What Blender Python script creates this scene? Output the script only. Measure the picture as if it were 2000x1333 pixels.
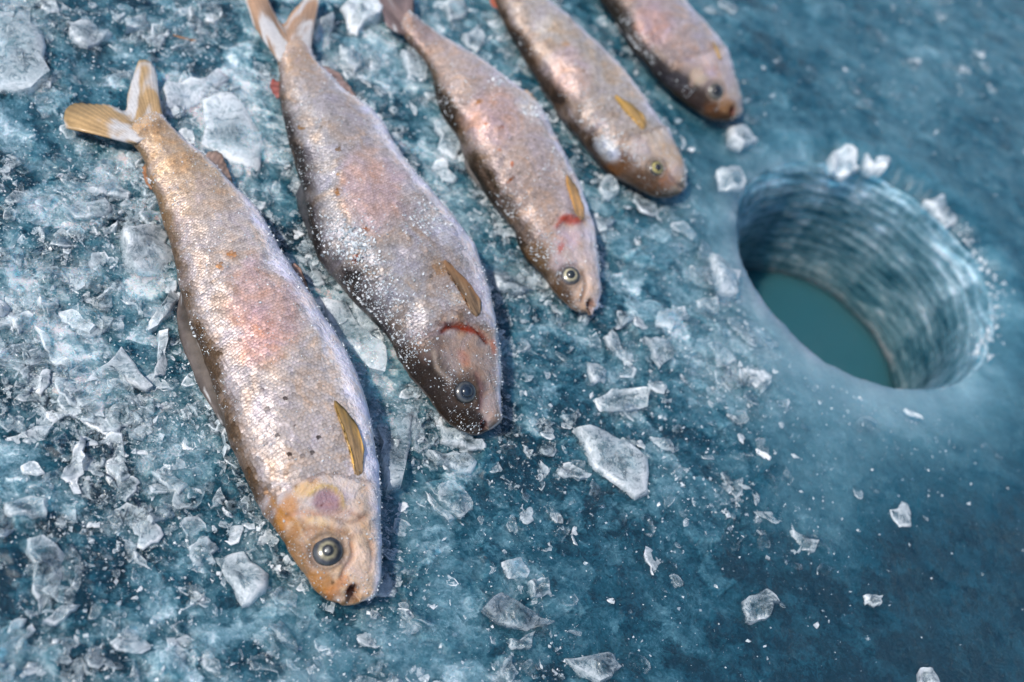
import bpy, math, random
import numpy as np
from mathutils import Vector, Matrix, noise as mnoise

for o in list(bpy.data.objects):
    bpy.data.objects.remove(o)
R = math.radians
sc = bpy.context.scene
col = sc.collection

# ------------------------------------------------------------------ camera
PITCH, ROLL, DIST, LENS = R(48), R(29), 0.83, 50.0
FWD = np.array([0, math.cos(PITCH), -math.sin(PITCH)])
UP0 = np.array([0, math.sin(PITCH), math.cos(PITCH)])
RT0 = np.array([1.0, 0, 0])
RT = math.sin(ROLL) * UP0 + math.cos(ROLL) * RT0
UP = math.cos(ROLL) * UP0 - math.sin(ROLL) * RT0
CAM = -DIST * FWD
KX = 36.0 / LENS / 2000.0
cam_d = bpy.data.cameras.new('camera')
cam = bpy.data.objects.new('camera', cam_d)
col.objects.link(cam)
M = Matrix.Identity(4)
for i in range(3):
    M[i][0], M[i][1], M[i][2], M[i][3] = RT[i], UP[i], -FWD[i], CAM[i]
cam.matrix_world = M
cam_d.lens = LENS
cam_d.sensor_width = 36
cam_d.clip_start = 0.01
cam_d.clip_end = 2000
cam_d.dof.use_dof = True
cam_d.dof.focus_distance = 0.735
cam_d.dof.aperture_fstop = 5.6
sc.camera = cam

# ------------------------------------------------------------------ light
SUN = np.array([-0.40, -0.48, 0.78]); SUN /= np.linalg.norm(SUN)
w = bpy.data.worlds.new('World'); sc.world = w; w.use_nodes = True
nt = w.node_tree
sky = nt.nodes.new('ShaderNodeTexSky'); sky.sky_type = 'NISHITA'; sky.sun_disc = False
sky.sun_elevation = math.asin(SUN[2])
sky.sun_rotation = math.atan2(SUN[0], SUN[1])
nt.links.new(sky.outputs[0], nt.nodes['Background'].inputs[0])
nt.nodes['Background'].inputs[1].default_value = 0.15
sl = bpy.data.lights.new('sun', 'SUN'); sl.energy = 4.1; sl.angle = R(0.5); sl.color = (1, .95, .88)
so = bpy.data.objects.new('sun', sl); col.objects.link(so)
so.rotation_euler = Vector(SUN).to_track_quat('Z', 'Y').to_euler()
sc.view_settings.view_transform = 'Standard'
sc.view_settings.look = 'None'
sc.view_settings.exposure = 0.0
sc.view_settings.gamma = 1.0
sc.cycles.transparent_max_bounces = 24
sc.cycles.max_bounces = 10
sc.cycles.use_denoising = True
sc.cycles.caustics_refractive = False
sc.cycles.caustics_reflective = False

# ------------------------------------------------------------------ geometry helpers
def at(p, z=0.0):
    """photo point -> place on the horizontal plane z (arrays allowed)"""
    p = np.asarray(p, float)
    x = (p[..., 0] - 1000) * KX
    y = -(p[..., 1] - 666.5) * KX
    d = FWD + x[..., None] * RT + y[..., None] * UP
    t = (np.asarray(z) - CAM[2]) / d[..., 2]
    return CAM + d * t[..., None]

def px_of(P):
    q = np.asarray(P) - CAM
    dz = q @ FWD
    return np.stack([1000 + (q @ RT) / dz / KX, 666.5 - (q @ UP) / dz / KX], -1)

def hash2(ix, iy, s=0):
    h = (ix.astype(np.int64) * 374761393 + iy.astype(np.int64) * 668265263 + s * 974634777) & 0xffffffff
    h = ((h ^ (h >> 13)) * 1274126177) & 0xffffffff
    h = (h ^ (h >> 16))
    h = (h * 2246822519) & 0xffffffff
    h ^= h >> 15
    return (h & 0xffffff) / float(0xffffff)

def vnoise(x, y, s=0):
    ix, iy = np.floor(x), np.floor(y)
    fx, fy = x - ix, y - iy
    fx = fx * fx * (3 - 2 * fx); fy = fy * fy * (3 - 2 * fy)
    a = hash2(ix, iy, s); b = hash2(ix + 1, iy, s); c = hash2(ix, iy + 1, s); d = hash2(ix + 1, iy + 1, s)
    return (a + (b - a) * fx) * (1 - fy) + (c + (d - c) * fx) * fy

def fbm(x, y, s=0, o=4):
    v = 0; a = .5; t = 0
    for k in range(o):
        v = v + a * vnoise(x * 2**k + 17.3 * k, y * 2**k - 9.1 * k, s + k); t += a; a *= .5
    return v / t

def voro(x, y, s=0):
    """jittered cell id random numbers (3), offset to the cell centre, F2-F1"""
    ix, iy = np.floor(x), np.floor(y)
    best = np.full(x.shape, 9.0); sec = np.full(x.shape, 9.0)
    bi = np.zeros(x.shape); bj = np.zeros(x.shape); bx = np.zeros(x.shape); by = np.zeros(x.shape)
    for a in (-1, 0, 1):
        for b in (-1, 0, 1):
            cx = ix + a; cy = iy + b
            ox = x - cx - hash2(cx, cy, s + 11); oy = y - cy - hash2(cx, cy, s + 12)
            d = np.sqrt(ox * ox + oy * oy)
            m = d < best
            sec = np.where(m, best, np.minimum(sec, d))
            bi = np.where(m, cx, bi); bj = np.where(m, cy, bj); bx = np.where(m, ox, bx); by = np.where(m, oy, by)
            best = np.where(m, d, best)
    return hash2(bi, bj, s + 21), hash2(bi, bj, s + 22), hash2(bi, bj, s + 23), bx, by, sec - best

def smooth(a, b, x):
    t = np.clip((x - a) / (b - a), 0, 1)
    return t * t * (3 - 2 * t)

def mesh_from(name, V, F, colors=None, smooth_shade=True, attr='col'):
    me = bpy.data.meshes.new(name)
    V = np.asarray(V, dtype=np.float32)
    F = np.asarray(F, dtype=np.int32)
    n, k = F.shape
    me.vertices.add(len(V)); me.vertices.foreach_set('co', V.ravel())
    me.loops.add(n * k); me.loops.foreach_set('vertex_index', F.ravel())
    me.polygons.add(n)
    me.polygons.foreach_set('loop_start', np.arange(0, n * k, k, dtype=np.int32))
    me.update(calc_edges=True)
    me.validate()
    me.polygons.foreach_set('use_smooth', np.full(len(me.polygons), smooth_shade))
    if colors is not None:
        c = np.asarray(colors, dtype=np.float32)
        if c.shape[1] == 3:
            c = np.concatenate([c, np.ones((len(c), 1), np.float32)], 1)
        a = me.attributes.new(attr, 'FLOAT_COLOR', 'POINT')
        a.data.foreach_set('color', c.ravel())
    return me

def link(name, me, mat=None, parent=None):
    o = bpy.data.objects.new(name, me)
    col.objects.link(o)
    if mat is not None and me is not None:
        me.materials.append(mat)
    if parent is not None:
        o.parent = parent
    return o

def tag(o, label=None, cat=None, group=None, kind=None):
    if label: o['label'] = label
    if cat: o['category'] = cat
    if group: o['group'] = group
    if kind: o['kind'] = kind
    return o

# ------------------------------------------------------------------ materials
class NT:
    def __init__(s, name):
        s.m = bpy.data.materials.new(name); s.m.use_nodes = True
        s.t = s.m.node_tree; s.t.nodes.clear()
        s.out = s.n('ShaderNodeOutputMaterial')
    def n(s, typ, ins=None, **kw):
        n = s.t.nodes.new(typ)
        for k, v in kw.items(): setattr(n, k, v)
        for k, v in (ins or {}).items():
            if hasattr(v, 'is_output') or isinstance(v, bpy.types.NodeSocket): s.t.links.new(v, n.inputs[k])
            else: n.inputs[k].default_value = v
        return n
    def attr(s, a='col'): return s.n('ShaderNodeAttribute', attribute_name=a)
    def noise(s, scale, detail=4, rough=.55, vec=None, dist=0):
        d = {'Scale': scale, 'Detail': detail, 'Roughness': rough, 'Distortion': dist}
        n = s.n('ShaderNodeTexNoise', d)
        if vec is None: vec = s.n('ShaderNodeTexCoord').outputs['Object']
        s.t.links.new(vec, n.inputs['Vector'])
        return n.outputs['Fac']
    def math(s, op, a, b=None, c=None, clamp=False):
        n = s.n('ShaderNodeMath', operation=op, use_clamp=clamp)
        for i, v in enumerate((a, b, c)):
            if v is None: continue
            if isinstance(v, bpy.types.NodeSocket): s.t.links.new(v, n.inputs[i])
            else: n.inputs[i].default_value = v
        return n.outputs[0]
    def ramp(s, f, stops, interp='LINEAR'):
        n = s.n('ShaderNodeValToRGB'); s.t.links.new(f, n.inputs[0])
        n.color_ramp.interpolation = interp
        e = n.color_ramp.elements
        while len(e) < len(stops): e.new(.5)
        for k, (p, c) in enumerate(stops):
            e[k].position = p; e[k].color = (*c, 1) if len(c) == 3 else c
        return n.outputs[0]
    def mix(s, f, a, b, typ='MIX'):
        n = s.n('ShaderNodeMix', data_type='RGBA', blend_type=typ)
        for i, v in ((0, f), (6, a), (7, b)):
            if isinstance(v, bpy.types.NodeSocket): s.t.links.new(v, n.inputs[i])
            else: n.inputs[i].default_value = v if i == 0 else (*v, 1)
        return n.outputs[2]
    def bump(s, h, strength, dist, prev=None):
        n = s.n('ShaderNodeBump', {'Strength': strength, 'Distance': dist, 'Height': h})
        if prev is not None: s.t.links.new(prev, n.inputs['Normal'])
        return n.outputs[0]
    def done(s, sh):
        s.t.links.new(sh, s.out.inputs['Surface']); return s.m

def mat_ice():
    k = NT('lake_ice')
    a = k.attr('col')
    sep = k.n('ShaderNodeSeparateColor', {0: a.outputs['Color']})
    wht, rough = sep.outputs[0], sep.outputs[1]
    tc = k.n('ShaderNodeTexCoord').outputs['Object']
    n1 = k.noise(240, 6, .68, tc, 1.6)
    n2 = k.noise(900, 3, .6, tc)
    n4 = k.noise(1900, 2, .6, tc)
    def crack(scale, width, dist):
        n = k.noise(scale, 3, .6, tc, dist)
        r = k.math('SUBTRACT', 1.0, k.math('MULTIPLY', k.math('ABSOLUTE', k.math('SUBTRACT', n, .5)), width), None, True)
        return k.math('POWER', r, 2.0)
    ridge = k.math('MAXIMUM', crack(55, 26, 2.5), crack(130, 20, 1.5))
    mask = k.ramp(k.noise(38, 3, .6, tc), [(.45, (0, 0, 0)), (.62, (1, 1, 1))])
    ridge = k.math('MULTIPLY', ridge, mask)
    wv = k.n('ShaderNodeVectorMath', {0: tc, 1: (0, 0, 0)}, operation='ADD')
    nz = k.n('ShaderNodeTexNoise', {'Scale': 90.0, 'Detail': 4.0, 'Roughness': .65, 'Vector': tc})
    sc1 = k.n('ShaderNodeVectorMath', {0: nz.outputs['Color'], 1: (.014, .014, .0)}, operation='MULTIPLY')
    k.t.links.new(sc1.outputs[0], wv.inputs[1])
    cells = None
    for scale_, amp in ((70, .30), (150, .26), (330, .16)):
        vo = k.n('ShaderNodeTexVoronoi', {'Scale': float(scale_), 'Vector': wv.outputs[0]}, voronoi_dimensions='2D')
        cr = k.n('ShaderNodeSeparateColor', {0: vo.outputs['Color']}).outputs[0]
        cr = k.math('SUBTRACT', k.math('POWER', cr, 2.2), .28)
        fade = k.math('SUBTRACT', 1.0, k.math('MULTIPLY', vo.outputs['Distance'], .9), None, True)   # cloudier towards one side of each frozen-in flake
        cr = k.math('MULTIPLY', k.math('MULTIPLY', cr, fade), amp)
        cells = cr if cells is None else k.math('ADD', cells, cr)
    f = k.math('ADD', wht, k.math('MULTIPLY', cells, k.math('MULTIPLY_ADD', rough, 1.15, .05)))
    f = k.math('ADD', f, k.math('MULTIPLY', k.math('SUBTRACT', n1, .5), k.math('MULTIPLY_ADD', rough, .93, .08)))
    f = k.math('ADD', f, k.math('MULTIPLY', k.math('SUBTRACT', n2, .5), k.math('MULTIPLY_ADD', rough, .20, .06)))
    f = k.math('ADD', f, k.math('MULTIPLY', ridge, k.math('MULTIPLY_ADD', rough, .22, .03)), None, True)
    c = k.ramp(f, [(0, (.001, .025, .048)), (.2, (.008, .072, .112)), (.42, (.058, .158, .210)), (.65, (.17, .305, .37)), (.85, (.38, .53, .61)), (1, (.62, .77, .85))])
    nb = k.bump(n2, .25, .0005, k.bump(n1, .3, .0014))
    n6 = k.noise(520, 2, .5, tc)
    cb = k.bump(n6, 1.0, .0034, k.bump(n4, .3, .0004))
    p = k.n('ShaderNodeBsdfPrincipled', {'Base Color': c, 'Roughness': .3, 'IOR': 1.31, 'Subsurface Weight': 1.0,
        'Subsurface Radius': (.30, .8, 1.0), 'Subsurface Scale': k.math('MULTIPLY_ADD', sep.outputs[2], .10, .045), 'Coat Weight': .7, 'Coat IOR': 1.36, 'Coat Roughness': .075, 'Coat Normal': cb, 'Normal': nb})
    return k.done(p.outputs[0])

def mat_shard(name='ice_shard', extra=0.0, rgh=.10, nscale=260, bmp=.3):
    k = NT(name)
    a = k.attr('col'); sep = k.n('ShaderNodeSeparateColor', {0: a.outputs['Color']})
    fr = sep.outputs[0]
    n1 = k.noise(nscale, 3, .6, None, 1.5); n2 = k.noise(1300, 2); n3 = k.noise(nscale * .35, 4, .62, None, 2.5)
    vein = k.math('SUBTRACT', 1.0, k.math('MULTIPLY', k.math('ABSOLUTE', k.math('SUBTRACT', n3, .5)), 22.0), None, True)
    f = k.math('ADD', fr, k.math('MULTIPLY', k.math('SUBTRACT', n1, .52), .6))
    f = k.math('ADD', f, k.math('MULTIPLY', k.math('SUBTRACT', n3, .5), 1.1))
    f = k.math('ADD', f, k.math('MULTIPLY', vein, .16))
    f = k.math('ADD', f, extra, None, True)
    op = k.math('MULTIPLY', k.math('POWER', f, 1.35), .86)
    nb = k.bump(n2, bmp * .6, .0004, k.bump(n3, bmp, .0045, k.bump(n1, bmp, .0014)))
    white = k.mix(f, (.50, .70, .80), (.90, .93, .96))
    d = k.n('ShaderNodeBsdfDiffuse', {'Color': white})
    t = k.n('ShaderNodeBsdfTranslucent', {'Color': white})
    scat = k.n('ShaderNodeMixShader', {0: .15, 1: d.outputs[0], 2: t.outputs[0]})
    tr = k.n('ShaderNodeBsdfTransparent', {'Color': (.985, .995, 1, 1)})
    body = k.n('ShaderNodeMixShader', {0: op, 1: tr.outputs[0], 2: scat.outputs[0]})
    g = k.n('ShaderNodeBsdfGlossy', {'Color': (1, 1, 1, 1), 'Roughness': rgh, 'Normal': nb})
    fz = k.n('ShaderNodeFresnel', {'IOR': 1.31})
    o = k.n('ShaderNodeMixShader', {0: fz.outputs[0], 1: body.outputs[0], 2: g.outputs[0]})
    return k.done(o.outputs[0])

def mat_skin(name, bumpy=.6, rgh=.34, coat=.28, metal=0.0, sss=.15, mott=.35, spec=.22):
    k = NT(name)
    a = k.attr('col')
    n1 = k.noise(420, 5, .65); n2 = k.noise(1500, 3); n3 = k.noise(120, 4, .6, None, .8)
    v = k.math('MULTIPLY_ADD', n3, mott * 1.6, 1 - mott * .8)
    v = k.math('MULTIPLY', v, k.math('MULTIPLY_ADD', n1, mott * 1.4, 1 - mott * .7))
    n5 = k.noise(60, 4, .6, None, 1.0)
    tint = k.ramp(n5, [(.32, (1.12, .93, .74)), (.5, (1, 1, 1)), (.68, (.94, .97, 1.14))])
    base = k.mix(.8, a.outputs['Color'], tint, 'MULTIPLY')
    hsv0 = k.n('ShaderNodeHueSaturation', {'Value': v, 'Color': base, 'Saturation': 1.12})
    spk = k.math('MULTIPLY', k.ramp(n2, [(.60, (0, 0, 0)), (.70, (1, 1, 1))]), k.ramp(n5, [(.40, (0, 0, 0)), (.62, (.75, .75, .75))]))
    lum = k.n('ShaderNodeSeparateColor', {0: a.outputs['Color']}).outputs[1]
    spk = k.math('MULTIPLY', spk, k.ramp(lum, [(.05, (.12, .12, .12)), (.3, (1, 1, 1))]))
    hsv = k.n('ShaderNodeMix', data_type='RGBA')
    k.t.links.new(spk, hsv.inputs[0]); k.t.links.new(hsv0.outputs[0], hsv.inputs[6]); hsv.inputs[7].default_value = (.80, .79, .80, 1)
    nb = k.bump(n2, bumpy * .6, .0004, k.bump(n1, bumpy, .0016, k.bump(n3, bumpy * .8, .004)))
    rr = k.math('MULTIPLY_ADD', n1, .3, rgh - .15)
    p = k.n('ShaderNodeBsdfPrincipled', {'Base Color': hsv.outputs[2], 'Roughness': rr, 'IOR': 1.35, 'Specular IOR Level': k.math('MULTIPLY', k.ramp(lum, [(.03, (.25, .25, .25)), (.3, (1, 1, 1))]), spec), 'Metallic': metal,
        'Subsurface Weight': sss, 'Subsurface Radius': (1, .5, .35), 'Subsurface Scale': .003,
        'Coat Weight': k.math('MULTIPLY', k.ramp(lum, [(.03, (.12, .12, .12)), (.3, (1, 1, 1))]), coat), 'Coat Roughness': .07, 'Normal': nb,
        'Coat Normal': k.bump(n2, .6, .0006, k.bump(n1, 1.0, .0030))})
    return k.done(p.outputs[0])

def mat_fin():
    k = NT('fin_membrane')
    a = k.attr('col')
    n1 = k.noise(500, 4, .6)
    c = k.mix(.35, a.outputs['Color'], k.ramp(n1, [(.3, (.55, .55, .55)), (.7, (1.2, 1.2, 1.2))]), 'MULTIPLY')
    nb = k.bump(n1, .4, .0008)
    p = k.n('ShaderNodeBsdfPrincipled', {'Base Color': c, 'Roughness': .35, 'Coat Weight': .4, 'Coat Roughness': .15, 'Normal': nb})
    t = k.n('ShaderNodeBsdfTranslucent', {'Color': c})
    o = k.n('ShaderNodeMixShader', {0: .3, 1: p.outputs[0], 2: t.outputs[0]})
    return k.done(o.outputs[0])

def mat_eye():
    k = NT('eye')
    a = k.attr('col'); n1 = k.noise(900, 3)
    c = k.mix(.3, a.outputs['Color'], k.ramp(n1, [(.35, (.4, .4, .4)), (.7, (1.5, 1.5, 1.5))]), 'MULTIPLY')
    p = k.n('ShaderNodeBsdfPrincipled', {'Base Color': c, 'Roughness': .2, 'Coat Weight': 1, 'Coat Roughness': .03})
    return k.done(p.outputs[0])

def mat_water():
    k = NT('water')
    n1 = k.noise(25, 2)
    p = k.n('ShaderNodeBsdfPrincipled', {'Base Color': (.026, .11, .14, 1), 'Roughness': .08, 'IOR': 1.33, 'Subsurface Weight': 1.0, 'Subsurface Radius': (.3, .8, 1), 'Subsurface Scale': .12, 'Normal': k.bump(n1, .1, .002)})
    return k.done(p.outputs[0])

def mat_straw():
    k = NT('straw'); n1 = k.noise(300, 3)
    c = k.ramp(n1, [(.3, (.22, .10, .04)), (.7, (.42, .22, .09))])
    p = k.n('ShaderNodeBsdfPrincipled', {'Base Color': c, 'Roughness': .6})
    return k.done(p.outputs[0])

M_ICE, M_SHARD = mat_ice(), mat_shard()
M_CRUMB = mat_shard('ice_crumb', .05, .15, 900, .1)
M_FROST = mat_shard('frost_grain', .2, .22, 1500, .1)
M_SKIN, M_SCALE = mat_skin('fish_skin'), mat_skin('fish_scale', .25, .33, .8, .22, .05, .3, .5)
M_FIN, M_EYE, M_WATER, M_STRAW = mat_fin(), mat_eye(), mat_water(), mat_straw()

# ------------------------------------------------------------------ the ice: how cloudy and how broken it is
GX = np.arange(11) * 200.0; GY = np.arange(8) * 190.4
CLOUD = np.array([
 [.66,.46,.46,.48,.46,.44,.40,.38,.36,.36,.34],
 [.55,.42,.62,.46,.50,.46,.36,.28,.30,.34,.38],
 [.46,.48,.55,.44,.46,.46,.32,.27,.27,.29,.24],
 [.58,.66,.44,.46,.46,.42,.40,.44,.30,.20,.16],
 [.40,.44,.36,.48,.40,.26,.40,.38,.46,.40,.20],
 [.30,.32,.28,.28,.36,.22,.24,.27,.40,.20,.11],
 [.27,.32,.42,.36,.36,.26,.18,.17,.14,.08,.07],
 [.36,.44,.44,.50,.38,.26,.22,.14,.10,.07,.05]])
BROKEN = np.array([
 [.8,.9,1,1,1,.9,.7,.5,.4,.4,.4],
 [.9,1,1,1,1,.9,.7,.5,.35,.35,.35],
 [1,1,1,1,1,1,.8,.5,.3,.3,.3],
 [1,1,1,1,1,1,1,.8,.3,.2,.25],
 [1,1,1,1,1,.9,1,.7,.15,.15,.2],
 [1,1,.9,.8,.8,.8,.9,.6,.2,.2,.25],
 [1,1,.9,.6,.7,.8,.6,.5,.4,.3,.25],
 [1,1,.9,.4,.6,.7,.6,.5,.4,.3,.25]])

CLOUD = CLOUD - .07 * (GX / 2000)[None, :] ** 1.5 * (.5 + .5 * (GY / 1333)[:, None])
CLOUD = np.clip(CLOUD, .02, 1)

def grid_at(T, x, y):
    p = px_of(np.stack([x, y, np.zeros_like(x)], -1))
    u = np.clip(p[..., 0] / 200, 0, 9.999); v = np.clip(p[..., 1] / 190.4, 0, 6.999)
    i, j = v.astype(int), u.astype(int); fi, fj = v - i, u - j
    fi = fi * fi * (3 - 2 * fi); fj = fj * fj * (3 - 2 * fj)
    return (T[i, j] * (1 - fj) + T[i, j + 1] * fj) * (1 - fi) + (T[i + 1, j] * (1 - fj) + T[i + 1, j + 1] * fj) * fi

HC = at((1716, 496))[:2]
HR = .97 * float(np.linalg.norm(at((1472, 425)) - at((1945, 690)))) / 2 * .955
WATER_Z = -0.125

def ice_fields(x, y):
    """height, whiteness, brokenness of the ice at ground points"""
    near = np.exp(-np.maximum(0, np.hypot(x, y) - .75) / .5)
    cl = grid_at(CLOUD, x, y); br = grid_at(BROKEN, x, y)
    wx = x + .010 * (fbm(x * 60, y * 60, 3) - .5) + .004 * (fbm(x * 220, y * 220, 5) - .5)
    wy = y + .010 * (fbm(x * 60 + 40, y * 60, 4) - .5) + .004 * (fbm(x * 220 + 9, y * 220, 6) - .5)
    h = .004 * (fbm(x * 9, y * 9, 31) - .5) + .0025 * (fbm(x * 40, y * 40, 32) - .5)
    wv = cl + .42 * (.45 + .55 * br) * (fbm(x * 16 + 5, y * 16, 41, 5) - .5)
    for sc_, s, amp, wa in ((26, 100, .0022, .24), (55, 200, .0016, .24), (120, 300, .0008, .16)):
        a, b, c, ox, oy, e = voro(wx * sc_, wy * sc_ * 1.25, s)
        raised = smooth(.35, .7, a * .55 + cl * .75)
        tilt = (b - .5) * ox * 1.5 + (c - .5) * oy * 1.5
        h = h + br * raised * amp * (.35 + .8 * a + 1.2 * tilt) - br * amp * .12 * np.exp(-e * 14)
        wv = wv + br * wa * ((b - .55) * 1.6 * (.45 + raised)) + br * wa * .35 * np.exp(-e * 16) * raised
    h = h + br * .0007 * (fbm(x * 300, y * 300, 51, 3) - .5)
    return h * near, np.clip(wv, 0, 1), br

def ice_h(x, y):
    x = np.atleast_1d(np.asarray(x, float)); y = np.atleast_1d(np.asarray(y, float))
    h, _, _ = ice_fields(x, y)
    r = np.hypot(x - HC[0], y - HC[1])
    return h * smooth(0, .05, r - HR * .98) - .010 * np.exp(-np.maximum(0, r - HR) / .014)

def build_ice():
    # angles: fine towards the fish, coarser elsewhere
    a0 = math.atan2(-HC[1] - .02, -HC[0] - .05)
    th = np.concatenate([np.linspace(-1.25, 1.25, 980, endpoint=False), np.linspace(1.25, 2 * math.pi - 1.25, 420, endpoint=False)]) + a0
    NA = len(th)
    dep = np.concatenate([np.linspace(-.30, -.13, 16, endpoint=False), np.linspace(-.13, -.006, 92)])
    rad = list(np.linspace(0, .012, 10)); r = .012; st = .0014
    while r < .86:
        r += st; rad.append(r)
        st = min(.0018, st * 1.005)
    while r < 400:
        st *= 1.14; r += st; rad.append(r)
    rad = np.array(rad)
    rim = HR * (1 + .035 * (fbm(np.cos(th) * 2 + 7, np.sin(th) * 2, 61) - .5) * 2 + .012 * (fbm(np.cos(th) * 9, np.sin(th) * 9, 62) - .5) * 2)
    # wall
    T, D = np.meshgrid(th, dep)
    rimT = np.broadcast_to(rim, T.shape)
    hel = -D * 2 * math.pi / .0085 + T + 9 * (fbm(np.cos(T) * 2.2 + 3, np.sin(T) * 2.2 + D * 22, 73, 3) - .5)
    st_n = fbm(np.cos(T) * 3.5 + D * 8, np.sin(T) * 3.5 + D * 140, 71, 4)
    st_f = fbm(np.cos(T) * 9, np.sin(T) * 9 + D * 320, 72, 3)
    saw = (hel / (2 * math.pi)) % 1.0
    ridge = np.where(saw < .7, saw / .7, (1 - saw) / .3)
    rw = rimT * (1 - .05 * np.clip(-D / .3, 0, 1)) - .0018 * ridge * smooth(.0, .03, -D) + .0035 * (st_n - .5) + .0015 * (st_f - .5)
    leanw = .5 + .5 * np.cos(T - (a0 + .55))
    rw = rw + (.005 + .017 * leanw) * smooth(-.060, 0, D) ** 2
    top_h = -.012
    Zw = D + (top_h + .006)
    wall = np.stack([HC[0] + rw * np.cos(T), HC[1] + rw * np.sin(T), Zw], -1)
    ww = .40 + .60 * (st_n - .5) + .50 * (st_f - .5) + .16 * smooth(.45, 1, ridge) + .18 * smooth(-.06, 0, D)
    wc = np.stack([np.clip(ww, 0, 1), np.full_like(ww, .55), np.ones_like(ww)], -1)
    # surface
    T, D = np.meshgrid(th, rad)
    rr = rim + .005 + .017 * (.5 + .5 * np.cos(T - (a0 + .55))) + D
    X = HC[0] + rr * np.cos(T); Y = HC[1] + rr * np.sin(T)
    h, wv, br = ice_fields(X, Y)
    d = D
    lean = .5 + .5 * np.cos(T - (a0 + .55))          # the worn, wide lip lies towards the fish
    fall = .008 + .022 * lean
    crumb = fbm(np.cos(T) * 5, np.sin(T) * 5 + d * 30, 81, 4)
    Z = h * smooth(0, .045, d) + (top_h) * np.exp(-(d / fall) ** 1.2) + .006 * (1 - lean) * np.exp(-((d - .012) / .012) ** 2) * (crumb - .25) * 2
    lipw = np.exp(-(d / (.014 + .040 * lean)) ** 1.4)
    wv = wv * (1 - .6 * lipw) + lipw * (.36 + .17 * lean + .22 * (crumb - .5) * (1 + 2.5 * (1 - lean)))
    surf = np.stack([X, Y, Z], -1)
    scol = np.stack([np.clip(wv, 0, 1), br * (1 - .7 * lipw * lean), np.exp(-d / .03)], -1)
    V = np.concatenate([wall.reshape(-1, 3), surf.reshape(-1, 3)])
    C = np.concatenate([wc.reshape(-1, 3), scol.reshape(-1, 3)])
    NR = len(V) // NA
    i = np.arange(NR - 1)[:, None]; j = np.arange(NA)[None, :]; jn = (j + 1) % NA
    F = np.stack([i * NA + j, i * NA + jn, (i + 1) * NA + jn, (i + 1) * NA + j], -1).reshape(-1, 4)[:, ::-1]
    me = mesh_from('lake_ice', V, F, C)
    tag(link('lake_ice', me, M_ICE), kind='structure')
    n = 72; t = np.linspace(0, 2 * math.pi, n, endpoint=False)
    V = [(HC[0], HC[1], WATER_Z)]; F = []
    for k, q in enumerate((.33, .66, 1.06)):
        V += [(HC[0] + HR * q * math.cos(a), HC[1] + HR * q * math.sin(a), WATER_Z) for a in t]
    for j in range(n):
        F.append((0, 1 + j, 1 + (j + 1) % n, 0))
    me = bpy.data.meshes.new('water')
    faces = [(0, 1 + j, 1 + (j + 1) % n) for j in range(n)]
    for k in range(2):
        faces += [(1 + k * n + j, 1 + (k + 1) * n + j, 1 + (k + 1) * n + (j + 1) % n, 1 + k * n + (j + 1) % n) for j in range(n)]
    me.from_pydata(V, [], faces); me.update()
    tag(link('water', me, M_WATER), kind='structure')
build_ice()

# ------------------------------------------------------------------ fish
def resample(poly, n, sm=2):
    p = np.asarray(poly, float)
    d = np.concatenate([[0], np.cumsum(np.linalg.norm(np.diff(p, axis=0), axis=1))]); d /= d[-1]
    t = np.linspace(0, 1, n)
    # Catmull-Rom through the points by parameter
    out = np.zeros((n, p.shape[1]))
    idx = np.clip(np.searchsorted(d, t, side='right') - 1, 0, len(p) - 2)
    for k in range(n):
        i = idx[k]; p1, p2 = p[i], p[i + 1]
        p0 = p[i - 1] if i > 0 else 2 * p1 - p2
        p3 = p[i + 2] if i + 2 < len(p) else 2 * p2 - p1
        f = (t[k] - d[i]) / max(1e-9, d[i + 1] - d[i])
        m1 = .5 * (p2 - p0) * .9; m2 = .5 * (p3 - p1) * .9
        out[k] = (2*f**3 - 3*f**2 + 1)*p1 + (f**3 - 2*f**2 + f)*m1 + (-2*f**3 + 3*f**2)*p2 + (f**3 - f**2)*m2
    for _ in range(sm):
        q = out.copy(); q[1:-1] = .25 * out[:-2] + .5 * out[1:-1] + .25 * out[2:]; out = q
    return out

def seg_dist(P, poly):
    best = np.full(len(P), 1e9)
    poly = np.asarray(poly, float)
    for a, b in zip(poly[:-1], poly[1:]):
        ab = b - a
        t = np.clip(((P - a) @ ab) / (ab @ ab), 0, 1)
        best = np.minimum(best, np.linalg.norm(P - (a + t[:, None] * ab), axis=1))
    return best

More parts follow.
